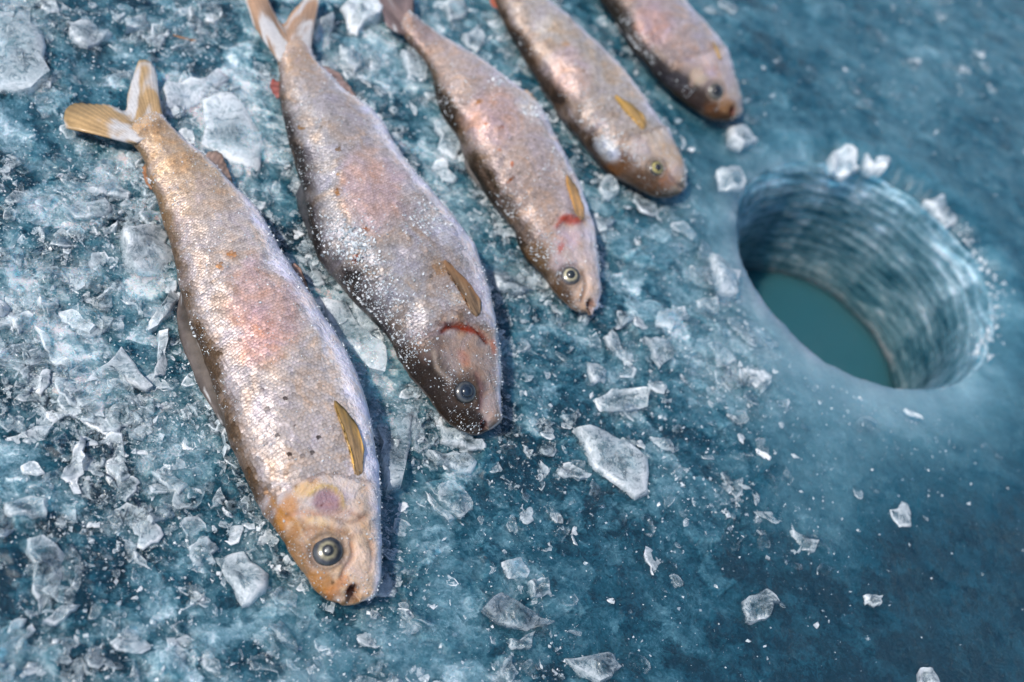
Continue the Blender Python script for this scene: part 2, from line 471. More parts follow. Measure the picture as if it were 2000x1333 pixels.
def fin(parent, name, base, tip, zb, zt, cb, ct, rays=14, nu=30, nv=10, body=None, lift=.0012, thick=.0009, curl=0.0, seed=1, frost=0.0, belly=0.0, arch=0.0):
    """a fin between its root line and its free edge; body=(px, positions, normals) lays it on the flank"""
    b = resample(base, nu, 1); t = resample(tip, nu, 1)
    rag = .90 + .16 * (fbm(np.linspace(0, 1, nu) * 9 + seed * 5, np.full(nu, .5), seed + 40, 3)) if nu > 16 else np.ones(nu)
    t = b + (t - b) * rag[:, None]
    f = np.linspace(0, 1, nv)
    V = []; C = []
    for j in range(nv):
        p = b * (1 - f[j]) + t * f[j]
        if body is not None:
            bp, bP, bN = body
            for k in range(nu):
                dd = np.linalg.norm(bp - p[k], axis=1); ii = np.argsort(dd)[:6]; ww = 1 / (dd[ii] + .5); ww /= ww.sum()
                n = (bN[ii] * ww[:, None]).sum(0)
                V.append((bP[ii] * ww[:, None]).sum(0) + n * (min(lift, .0008) * (.6 + .8 * f[j] + belly * math.sin(math.pi * k / (nu - 1)))))
        else:
            z = zb * (1 - f[j]) + zt * f[j] + curl * math.sin(f[j] * math.pi) * .5 + arch * np.sqrt(np.clip(np.sin(np.linspace(0, math.pi, nu)), 0, 1)) * (1 - f[j]) ** 1.5
            V.extend(at(p, np.zeros(nu) + z))
    V = np.array(V).reshape(nv, nu, 3)
    u = np.linspace(0, 1, nu)
    ridge = np.abs(np.sin(u * math.pi * rays))
    wav = fbm(u[None, :] * 6 + seed, f[:, None] * 2 + seed, seed, 3) - .5
    V[:, :, 2] += (ridge[None, :] * (.0003 if body is not None else .0006) + wav * (.0014 if body is not None else .0030) * f[:, None])
    cb, ct = np.array(cb), np.array(ct)
    Cc = cb * (1 - f[:, None, None]) + ct * f[:, None, None] + np.zeros((nv, nu, 3))
    if body is not None:      # orange leading edge, paler washed-out membrane
        e = np.exp(-((1 - u) / .22) ** 2)[None, :, None] * smooth(.05, .4, f)[:, None, None]
        mem = cb * .65 + np.array([.60, .42, .24]) * .35
        Cc = (mem * (1 - .7 * smooth(.5, 1, f)[:, None, None]) + ct * .7 * smooth(.5, 1, f)[:, None, None]) * (1 - e) + ct * 1.35 * e
    Cc = Cc * (.82 + .25 * ridge[None, :, None]) * (1 + 1.4 * wav[:, :, None])
    if frost > 0:
        m = smooth(.45, .62, fbm(u[None, :] * 5 + seed * 3, f[:, None] * 4, seed + 5, 3) + (frost - .5) * .5)[..., None]
        Cc = Cc * (1 - m) + np.array([.72, .70, .70]) * m
    nrm = np.cross(np.gradient(V, axis=1), np.gradient(V, axis=0))
    nrm /= np.linalg.norm(nrm, axis=2, keepdims=True) + 1e-12
    sgn = np.sign(nrm[..., 2].mean()) or 1
    if body is not None: thick = .0005
    low = V - nrm * sgn * thick
    VV = np.concatenate([V.reshape(-1, 3), low.reshape(-1, 3)]); CC = np.concatenate([Cc.reshape(-1, 3)] * 2)
    N = nu * nv; F = []
    for j in range(nv - 1):
        for k in range(nu - 1):
            a = j * nu + k
            F.append((a, a + 1, a + nu + 1, a + nu)); F.append((N + a, N + a + nu, N + a + nu + 1, N + a + 1))
    for k in range(nu - 1):
        F.append((k, N + k, N + k + 1, k + 1)); a = (nv - 1) * nu + k; F.append((a, a + 1, N + a + 1, N + a))
    for j in range(nv - 1):
        a = j * nu; F.append((a, a + nu, N + a + nu, N + a)); a = j * nu + nu - 1; F.append((a, N + a, N + a + nu, a + nu))
    me = mesh_from(name, VV, F, CC)
    return link(name, me, M_FIN, parent)

ICO_V = None
def crystals(name, P, S, rng, mat, parent=None, fr=(.2, .8), flat=(.35, 1.0), N=None):
    """many tiny broken crystals joined in one mesh"""
    oct_ = np.array([[1,0,0],[-1,0,0],[0,1,0],[0,-1,0],[0,0,1],[0,0,-1]], float)
    of = np.array([[0,2,4],[2,1,4],[1,3,4],[3,0,4],[2,0,5],[1,2,5],[3,1,5],[0,3,5]])
    n = len(P)
    v = np.repeat(oct_[None], n, 0) + rng.uniform(-.38, .38, (n, 6, 3))
    v *= np.stack([rng.uniform(.7, 1.5, n), rng.uniform(.5, 1.0, n), rng.uniform(flat[0], flat[1], n)], -1)[:, None, :]
    q = rng.normal(size=(n, 4)); q /= np.linalg.norm(q, axis=1, keepdims=True)
    a, b, c, d = q.T
    Rm = np.stack([1-2*(c*c+d*d), 2*(b*c-a*d), 2*(b*d+a*c), 2*(b*c+a*d), 1-2*(b*b+d*d), 2*(c*d-a*b), 2*(b*d-a*c), 2*(c*d+a*b), 1-2*(b*b+c*c)], -1).reshape(n, 3, 3)
    v = np.einsum('nij,nkj->nki', Rm, v) * S[:, None, None] + P[:, None, :]
    F = (of[None] + (np.arange(n) * 6)[:, None, None]).reshape(-1, 3)
    c = np.repeat(rng.uniform(fr[0], fr[1], n)[:, None], 6, 1).reshape(-1, 1) * np.ones((1, 3))
    me = mesh_from(name, v.reshape(-1, 3), F, c, False)
    return link(name, me, mat, parent)

def eye(parent, c, n, r, rings, pupil_c, pupil_r, name='eye'):
    """bulging eye: rings of colour from the middle out, lens-like pupil on top"""
    n = n / np.linalg.norm(n)
    a = np.cross(n, [0.3, .8, .2]); a /= np.linalg.norm(a); b = np.cross(n, a)
    def dome(rad, hgt, cols, off, seg=36, nr=12):
        V = [c + n * (off + hgt)]; C = [cols[0][1]]; F3 = []
        for i in range(1, nr + 1):
            f = i / nr
            z = hgt * math.sqrt(max(0, 1 - f * f)) if f < 1 else -.25 * rad
            for k in range(seg):
                t = 2 * math.pi * k / seg
                V.append(c + n * (off + z) + (a * math.cos(t) + b * math.sin(t)) * rad * f)
                cc = cols[-1][1]
                for (p0, c0), (p1, c1) in zip(cols[:-1], cols[1:]):
                    if p0 <= f <= p1:
                        q = (f - p0) / (p1 - p0); cc = tuple(x * (1 - q) + y * q for x, y in zip(c0, c1)); break
                jn = 1 + .35 * math.cos(t - 1.0) + .85 * mnoise.noise(Vector((math.cos(t) * 2.2 + c[0] * 90, math.sin(t) * 2.2, f * 5)))
                C.append(tuple(min(1, x * max(.2, jn)) for x in cc))
        F = [(0, 1 + k, 1 + (k + 1) % seg) for k in range(seg)]
        for i in range(nr - 1):
            o = 1 + i * seg
            F += [(o + k, o + seg + k, o + seg + (k + 1) % seg, o + (k + 1) % seg) for k in range(seg)]
        me = bpy.data.meshes.new(name); me.from_pydata([tuple(x) for x in V], [], F); me.update()
        at_ = me.attributes.new('col', 'FLOAT_COLOR', 'POINT')
        at_.data.foreach_set('color', np.array([[*x, 1] for x in C], np.float32).ravel())
        for p in me.polygons: p.use_smooth = True
        return me
    e = link(name, dome(r, r * .48, rings, -.0004), M_EYE, parent)
    link('pupil', dome(pupil_r, pupil_r * .55, pupil_c, r * .36), M_EYE, e)
    return e

def make_fish(spec):
    NS, NP = spec.get('res', (170, 96))
    zmid = spec['zmid']; kt = spec.get('kt', .56)
    Dp = resample(spec['dorsal'], NS, 3); Vp = resample(spec['ventral'], NS, 3)
    zc = np.full(NS, zmid)
    for _ in range(2):
        D = at(Dp, zc); V = at(Vp, zc)
        hw = np.linalg.norm(D - V, axis=1) / 2
        t = np.minimum(kt * hw, zmid * 1.02)
        zc = .55 * t + .45 * zmid
        zc = np.maximum(zc, t - .0015)
    D = at(Dp, zc); V = at(Vp, zc)
    C = (D + V) / 2; E = (V - D) / 2
    # rounded ends: snout and tail stump
    def cap(Cn, En, tn, fw, bulge, n=9):
        cc, ee, tt = [], [], []
        for k in range(1, n + 1):
            f = k / n; s = math.sqrt(max(0, 1 - f * f))
            cc.append(Cn + fw * bulge * f); ee.append(En * max(s, .02)); tt.append(tn * max(s, .02))
        return cc, ee, tt
    fw = C[-1] - C[-6]; fw /= np.linalg.norm(fw)
    c1, e1, t1 = cap(C[-1], E[-1], t[-1], fw, spec.get('snout', .35) * np.linalg.norm(E[-1]))
    bw = C[0] - C[5]; bw /= np.linalg.norm(bw)
    c0, e0, t0 = cap(C[0], E[0], t[0], bw, .55 * np.linalg.norm(E[0]))
    C = np.concatenate([c0[::-1], C, c1]); E = np.concatenate([e0[::-1], E, e1]); t = np.concatenate([t0[::-1], t, t1])
    nS = len(C)
    u = (np.arange(nS) - 9) / (NS - 1.0); u = np.clip(u, 0, 1)
    ph = np.linspace(0, 2 * math.pi, NP, endpoint=False)
    cs, sn = np.cos(ph), np.sin(ph)
    ce = np.sign(cs) * np.abs(cs) ** .92; se = np.sign(sn) * np.abs(sn) ** .95
    P = C[:, None, :] + E[:, None, :] * ce[None, :, None]
    P[:, :, 2] += t[:, None] * se[None, :]
    U = np.repeat(u[:, None], NP, 1); VV = np.repeat(cs[None], nS, 0); top = np.repeat(sn[None], nS, 0)
    # gentle natural unevenness
    px0 = px_of(P)
    lump = fbm(px0[..., 0] / 70 + spec['seed'], px0[..., 1] / 70, spec['seed'], 3) - .5
    P[:, :, 2] += (lump * .0030 * np.clip(top, 0, 1))
    sk = px0[..., 0] * .42 + px0[..., 1] * .91; sp_ = px0[..., 0] * .91 - px0[..., 1] * .42
    wr = (fbm(sk / 16 + 3, sp_ / 60, spec['seed'] + 7, 3) - .5) * .0011 + (fbm(sk / 60, sp_ / 22, spec['seed'] + 8, 3) - .5) * .0016
    nrm = np.cross(np.gradient(P, axis=1), np.gradient(P, axis=0)); nrm /= np.linalg.norm(nrm, axis=2, keepdims=True) + 1e-12
    if (nrm[..., 2] * top).sum() < 0: nrm = -nrm
    P = P + nrm * wr[..., None]
    px = px_of(P).reshape(-1, 2); upm = (top > -.15).reshape(-1)
    # colour
    stops = spec['across']
    sv = [s_[0] for s_ in stops]
    wob = (fbm(px[:, 0] / 38, px[:, 1] / 38, spec['seed'] + 3, 4) - .5).reshape(nS, NP)
    vv = np.clip(VV + wob * .35, -1, 1)
    colr = np.stack([np.interp(vv, sv, [s_[1][k] for s_ in stops]) for k in range(3)], -1)
    for (u0, u1, cc, amt) in spec.get('along', []):
        m = (smooth(u0, u1, U + wob * .12) if u1 > u0 else 1 - smooth(u1, u0, U + wob * .12))
        m = m * amt * (1 - .85 * smooth(.55, .9, vv)) * (1 - .6 * smooth(-.75, -.95, vv))
        colr = colr * (1 - m[..., None]) + np.array(cc) * m[..., None]
    colr = colr.reshape(-1, 3); Pf = P.reshape(-1, 3); nf = nrm.reshape(-1, 3)
    wobf = wob.reshape(-1)
    for (x, y, rx, ry, ang, cc, amt) in spec.get('spots', []):
        q = px - np.array([x, y]); ca, sa = math.cos(R(ang)), math.sin(R(ang))
        dd = np.hypot((q[:, 0] * ca + q[:, 1] * sa) / rx, (-q[:, 0] * sa + q[:, 1] * ca) / ry) + wobf * .6
        m = ((1 - smooth(.55, 1.2, dd)) * amt * upm)[:, None]
        colr = colr * (1 - m) + np.array(cc) * m
    gl_ = resample(spec['gill'], 40, 1); kk = np.argmin(((px[:, None, :] - gl_[None]) ** 2).sum(-1), axis=1)
    k2 = np.minimum(kk, len(gl_) - 2); td = gl_[k2 + 1] - gl_[k2]; td /= np.linalg.norm(td, axis=1, keepdims=True)
    sdist = -(td[:, 0] * (px[:, 1] - gl_[k2][:, 1]) - td[:, 1] * (px[:, 0] - gl_[k2][:, 0])) * -1   # >0 on the head side
    gm = (smooth(-3, 3, sdist) * np.exp(-np.clip(sdist, 0, None) / 45.0) * upm * smooth(-.9, -.5, VV.reshape(-1)) * (1 - smooth(.7, .95, VV.reshape(-1))))[:, None]
    Pf = Pf + nf * gm * .0019
    gd = (np.exp(-((sdist + 3) / 3.5) ** 2) * upm * smooth(-.9, -.4, VV.reshape(-1)) * (1 - smooth(.6, .9, VV.reshape(-1))))[:, None]
    colr = colr * (1 - .5 * gd) + np.array(spec.get('gillc', (.20, .12, .08))) * .5 * gd
    for (x, y, rx, ry, ang, dep) in spec.get('dents', []):
        q = px - np.array([x, y]); ca, sa = math.cos(R(ang)), math.sin(R(ang))
        dd = np.hypot((q[:, 0] * ca + q[:, 1] * sa) / rx, (-q[:, 0] * sa + q[:, 1] * ca) / ry)
        m = ((1 - smooth(.3, 1.0, dd)) * upm)[:, None]
        Pf = Pf + nf * m * dep
    ex_, ey_, er_ = spec['eye'][:3]
    de = np.hypot(px[:, 0] - ex_, px[:, 1] - ey_)
    m = (np.exp(-((de - er_ * 1.08) / (er_ * .16)) ** 2) * upm)[:, None]
    colr = colr * (1 - .7 * m) + np.array((.06, .045, .035)) * .7 * m
    m = (np.exp(-((de - er_ * 1.35) / (er_ * .2)) ** 2) * upm)[:, None]
    Pf = Pf + nf * m * .0005
    for (poly, wd, dep, cc, amt) in spec.get('lines', []):
        dep *= 1.7; amt = min(1, amt * 1.35); cc = tuple(x * .75 for x in cc)  # creases darkened in colour, for shade missing under the frontal sun
        dd = seg_dist(px, resample(poly, 24, 1))
        m = (np.exp(-(dd / wd) ** 2) * upm)[:, None]
        Pf = Pf + nf * m * dep
        colr = colr * (1 - m * amt) + np.array(cc) * m * amt
    P = Pf.reshape(nS, NP, 3)
    nrm = np.cross(np.gradient(P, axis=1), np.gradient(P, axis=0)); nrm /= np.linalg.norm(nrm, axis=2, keepdims=True) + 1e-12
    if (nrm[..., 2] * top).sum() < 0: nrm = -nrm
    i = np.arange(nS - 1)[:, None]; j = np.arange(NP)[None, :]; jn = (j + 1) % NP
    F = np.stack([i * NP + j, i * NP + jn, (i + 1) * NP + jn, (i + 1) * NP + j], -1).reshape(-1, 4)
    fl = np.cross(P[40, NP // 4 + 1] - P[40, NP // 4], P[41, NP // 4] - P[40, NP // 4])[2]
    if fl < 0: F = F[:, ::-1]
    base = C[nS // 2].copy(); base[2] = 0
    root = bpy.data.objects.new('fish', None); col.objects.link(root)
    root.empty_display_size = .05
    tag(root, spec['label'], 'fish', 'fish laid out in a row on the lake ice')
    link('body', mesh_from('body', P.reshape(-1, 3), F, colr), M_SKIN, root)
    pxy = px_of(P)
    sel = (top > -.05).reshape(-1)
    body = (pxy.reshape(-1, 2)[sel], P.reshape(-1, 3)[sel], nrm.reshape(-1, 3)[sel])
    colg = colr.reshape(nS, NP, 3)
    # scales
    rng = np.random.default_rng(spec['seed'])
    step = spec.get('scale', .0025)
    sarc = np.concatenate([[0], np.cumsum(np.linalg.norm(np.diff(C, axis=0), axis=1))])
    rows = [sarc[12]]
    while rows[-1] < sarc[-1]: rows.append(rows[-1] + step * .80 * (.66 + .42 * rows[-1] / sarc[-1]))
    step0 = step
    ui = np.interp(np.array(rows), sarc, np.arange(nS))
    SV, SF, SC = [], [], []
    gill = spec['gill']                               # photo line behind the head
    gl = resample(gill, 30, 1)
    for r_i, fi in enumerate(ui):
        i0 = int(fi)
        if i0 >= nS - 2: break
        q = fi - i0
        row = P[i0] * (1 - q) + P[i0 + 1] * q
        half = row[:NP // 2 + NP // 7]
        arc = np.concatenate([[0], np.cumsum(np.linalg.norm(np.diff(half, axis=0), axis=1))])
        step = step0 * (.66 + .42 * sarc[i0] / sarc[-1]) * (1 + .05 * math.sin(fi * .7))
        a = step * .5 * (r_i % 2)
        pos = np.arange(a, arc[-1], step)
        jf = np.interp(pos, arc, np.arange(len(half)))
        for f in jf:
            j0 = int(f); g = f - j0
            if j0 >= NP - 1: continue
            c = half[j0] * (1 - g) + half[min(j0 + 1, len(half) - 1)] * g
            v = math.cos(f * 2 * math.pi / NP)
            if v > spec.get('bare', .62) + .12 * (rng.random() - .5): continue
            pp = pxy[i0, j0]
            k = np.argmin(((gl - pp) ** 2).sum(1)); k2 = min(k, len(gl) - 2)
            tdir = gl[k2 + 1] - gl[k2]; side = tdir[0] * (pp[1] - gl[k2][1]) - tdir[1] * (pp[0] - gl[k2][0])
            if side * spec.get('gside', 1) > 0 or rng.random() < spec.get('bald', .015): continue
            nn = nrm[i0, j0]; bk = P[max(i0 - 1, 0), j0] - P[i0 + 1, j0]; bk = bk - nn * (bk @ nn); bk /= np.linalg.norm(bk) + 1e-9
            sd = np.cross(nn, bk)
            lf = 1 + .25 * rng.normal() * .5
            cc = colg[i0, j0] * (1 + .13 * rng.normal()); c = c + (bk * rng.normal() + sd * rng.normal()) * step * .06
            o = len(SV)
            c = c + nn * .00022
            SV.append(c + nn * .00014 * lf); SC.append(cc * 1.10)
            for ang in (-150, -100, -55, -18, 18, 55, 100, 150):
                ra = R(ang); ln = .62 if abs(ang) < 60 else .55
                x = math.cos(ra) * ln * step; y = math.sin(ra) * .56 * step
                lift = (.00026 if abs(ang) < 60 else .00002 if abs(ang) < 120 else -.00050) * lf
                SV.append(c + bk * x + sd * y + nn * lift)
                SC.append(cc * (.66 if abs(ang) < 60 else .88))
            for m in range(7): SF.append((o, o + 1 + m, o + 2 + m))
            SF.append((o, o + 8, o + 1))
    if SV:
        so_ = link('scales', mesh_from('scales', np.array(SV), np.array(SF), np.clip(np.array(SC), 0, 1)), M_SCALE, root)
        so_['kind'] = 'stuff'
    # eye
    ex, ey, er = spec['eye'][:3]
    k = np.argmin(np.linalg.norm(body[0] - np.array([ex, ey]), axis=1))
    er_m = er * KX * float((body[1][k] - CAM) @ FWD)
    eye(root, body[1][k], body[2][k], er_m, spec['eye'][3], spec['eye'][4], er_m * spec['eye'][5])
    # fins
    for f in spec['fins']:
        f = dict(f); nm = f.pop('name'); ob = f.pop('on_body', False)
        fin(root, nm, body=body if ob else None, seed=spec['seed'] + len(nm), **f)
    # frost grains on the skin
    pr = []
    for (x, y, rad, n, smin, smax) in spec.get('frost', []):
        n = int(n * 1.7); smin *= .6; smax *= .62
        pts = np.array([x, y]) + rng.normal(size=(n, 2)) * rad * .58
        for p in pts:
            k = np.argmin(((body[0] - p) ** 2).sum(1))
            if ((body[0][k] - p) ** 2).sum() > 100: continue
            s = smin + (smax - smin) * rng.random() ** 3
            pr.append((*(body[1][k] + body[2][k] * s * .35 + rng.normal(size=3) * .0004), s))
    n_all = spec.get('glint', 350)
    cand = np.where(top.reshape(-1) > 0)[0]
    cm = fbm(px[:, 0] / 26 + 5, px[:, 1] / 26, spec['seed'] + 15, 3)
    pk = smooth(.42, .72, cm[cand]) + .06 + .10 * smooth(.45, .8, VV.reshape(-1)[cand]); pk /= pk.sum()
    for k in rng.choice(cand, n_all, p=pk):
        s = .00018 + .0005 * rng.random() ** 4
        pr.append((*(P.reshape(-1, 3)[k] + nrm.reshape(-1, 3)[k] * .0006), s))
    pr = np.array(pr)
    fo = crystals('frost', pr[:, :3], pr[:, 3], rng, M_FROST, root, (.25, .95))
    fo['kind'] = 'stuff'
    return root

LAV = (.80, .76, .82)  # pale frosted belly, with the lavender of its sky-lit shade in the colour
PINK = (.64, .40, .36)
f1 = dict(seed=1, res=(250, 130), zmid=.021, label='largest fish with golden forked tail, pink flank and small black spots',
  dorsal=[(253,271),(279,299),(290,345),(309,385),(323,433),(342,489),(352,550),(366,597),(384,655),(412,723),(437,800),(455,866),(487,932),(515,994),(553,1051),(586,1103),(613,1142),(640,1168),(662,1176)],
  ventral=[(319,233),(351,271),(398,310),(440,352),(470,385),(505,420),(537,480),(565,526),(596,575),(624,614),(650,655),(681,709),(705,766),(724,837),(736,909),(741,956),(744,1027),(743,1090),(741,1135),(735,1156)],
  gill=[(490,985),(530,966),(560,958),(600,938),(650,928),(700,940),(770,950)], gside=1, scale=.0026, bare=.50, snout=.30,
  across=[(-1,(.09,.06,.04)),(-.97,(.15,.105,.075)),(-.84,(.36,.31,.30)),(-.4,(.50,.43,.40)),(.2,(.58,.49,.445)),(.5,(.66,.59,.57)),(.64,LAV),(1,(.82,.80,.88))],
  along=[(.30,.10,(.50,.34,.20),.75),(.80,.87,(.50,.35,.23),.75)],
  spots=[(520,610,75,110,-20,PINK,.62),(505,660,45,60,0,(.60,.32,.28),.35),(455,495,16,10,0,(.40,.17,.04),.8),(432,518,9,6,0,(.40,.17,.04),.8),
    (515,757,6,5,0,(.03,.02,.02),.95),(559,776,5,4,0,(.03,.02,.02),.9),(523,793,6,5,0,(.03,.02,.02),.95),(577,830,6,5,0,(.03,.02,.02),.95),(544,849,6,5,0,(.03,.02,.02),.9),(628,853,5,4,0,(.03,.02,.02),.9),(568,889,5,4,0,(.03,.02,.02),.9),(608,882,5,4,0,(.03,.02,.02),.9),(577,953,5,4,0,(.03,.02,.02),.9),(562,925,5,4,0,(.03,.02,.02),.8),
    (560,1000,22,45,20,(.42,.19,.05),.7),(600,955,35,18,-20,(.58,.36,.14),.6),(640,977,34,26,10,(.27,.17,.19),.9),(590,1060,30,60,30,(.30,.17,.09),.55),(625,1135,35,22,30,(.34,.17,.07),.8),(650,1160,16,16,0,(.42,.2,.1),.6),(700,1100,26,40,0,(.66,.50,.40),.7),
    (689,1160,15,24,12,(.15,.03,.02),.98),(660,1172,9,9,0,(.62,.45,.36),.8),(713,1160,8,16,-15,(.66,.48,.38),.8),(650,1138,4,4,0,(.05,.03,.02),.8),(575,1035,14,30,35,(.26,.13,.05),.6),(530,985,10,40,25,(.16,.085,.035),.7),(620,1020,24,10,10,(.62,.47,.30),.6),(690,1010,24,30,0,(.66,.52,.44),.5),(610,940,16,10,0,(.42,.22,.10),.5),(665,1040,16,10,-30,(.40,.26,.20),.4),(600,1100,18,14,40,(.26,.14,.06),.6),(670,1135,18,10,-40,(.40,.2,.12),.6),(640,955,4,4,0,(.1,.03,.03),.8),(628,987,3,3,0,(.08,.02,.02),.9),(660,985,3,3,0,(.08,.02,.02),.9)],
  dents=[(638,1078,34,34,0,-.0012),(690,1164,16,26,12,-.010),(640,977,30,24,0,-.0008)],
  lines=[([(604,966),(626,952),(648,954),(664,970),(668,990)],4,.0005,(.66,.47,.22),.8),([(560,1010),(590,1000),(630,1004),(680,1000),(712,1012)],4,-.0008,(.52,.32,.26),.5),
    ([(686,1060),(690,1085),(676,1108),(668,1128)],5,-.0009,(.52,.33,.26),.55),([(722,1055),(728,1085),(724,1115)],4,-.0004,(.52,.40,.40),.35),([(560,1062),(590,1035),(640,1032),(690,1048)],5,-.0007,(.36,.21,.12),.5),([(648,1010),(690,1020),(716,1005)],4,-.0007,(.40,.26,.2),.5),([(580,1015),(592,1045),(606,1062)],5,.0007,(.60,.42,.28),.5),([(520,955),(545,1000),(580,1020)],5,-.0006,(.36,.18,.06),.5)],
  eye=(638,1077,32,[(0,(.05,.05,.045)),(.36,(.05,.05,.04)),(.42,(.20,.18,.11)),(.54,(.17,.15,.10)),(.66,(.05,.05,.05)),(.90,(.012,.015,.02)),(1,(.10,.07,.05))],[(0,(.34,.34,.32)),(.3,(.16,.16,.15)),(.6,(.03,.03,.03)),(1,(.02,.02,.02))],.36),  # pale pupil centre is the eye's glint put into the colour
  fins=[dict(name='tail_fin',base=[(262,284),(282,272),(306,260),(326,247)],tip=[(126,249),(126,222),(138,205),(165,201),(215,207),(243,216),(247,190),(258,145),(272,118),(290,116),(305,140),(311,185),(318,228)],zb=.0125,zt=.012,arch=.0066,cb=(.52,.35,.19),ct=(.58,.38,.17),rays=30,nu=90,nv=20,curl=.005,frost=.5),
    dict(name='dorsal_fin',base=[(356,575),(372,630),(396,690),(425,760),(447,835)],tip=[(352,570),(344,615),(352,665),(385,750),(432,832)],zb=.014,zt=.006,cb=(.09,.065,.045),ct=(.17,.14,.13),rays=11,frost=.12),
    dict(name='adipose_fin',base=[(282,320),(292,345),(303,372)],tip=[(279,328),(282,352),(293,370)],zb=.010,zt=.009,cb=(.40,.22,.1),ct=(.45,.2,.1),rays=3,nu=14,nv=6),
    dict(name='anal_fin',base=[(398,312),(425,340),(455,375)],tip=[(405,297),(432,300),(462,378)],zb=.012,zt=.010,cb=(.45,.32,.27),ct=(.42,.27,.2),rays=9),
    dict(name='pelvic_fin',base=[(565,528),(585,560),(612,610)],tip=[(574,514),(592,535),(622,622)],zb=.018,zt=.016,cb=(.56,.40,.36),ct=(.48,.28,.2),rays=8),
    dict(name='pectoral_fin',base=[(707,924),(699,930),(692,926)],tip=[(708,880),(692,828),(664,788),(650,778),(651,794),(668,836),(684,885)],zb=0,zt=0,cb=(.38,.23,.10),ct=(.62,.36,.07),rays=9,on_body=True,nv=14,lift=.0014)],
  frost=[(540,610,70,60,.0004,.0012),(380,480,50,80,.0003,.0009),(370,640,26,50,.0005,.002),(600,620,60,60,.0003,.0009),(545,820,60,30,.0003,.001),(292,350,10,14,.0006,.002),(425,760,25,40,.0004,.0014),(600,1010,40,30,.0003,.0007)], glint=2600)

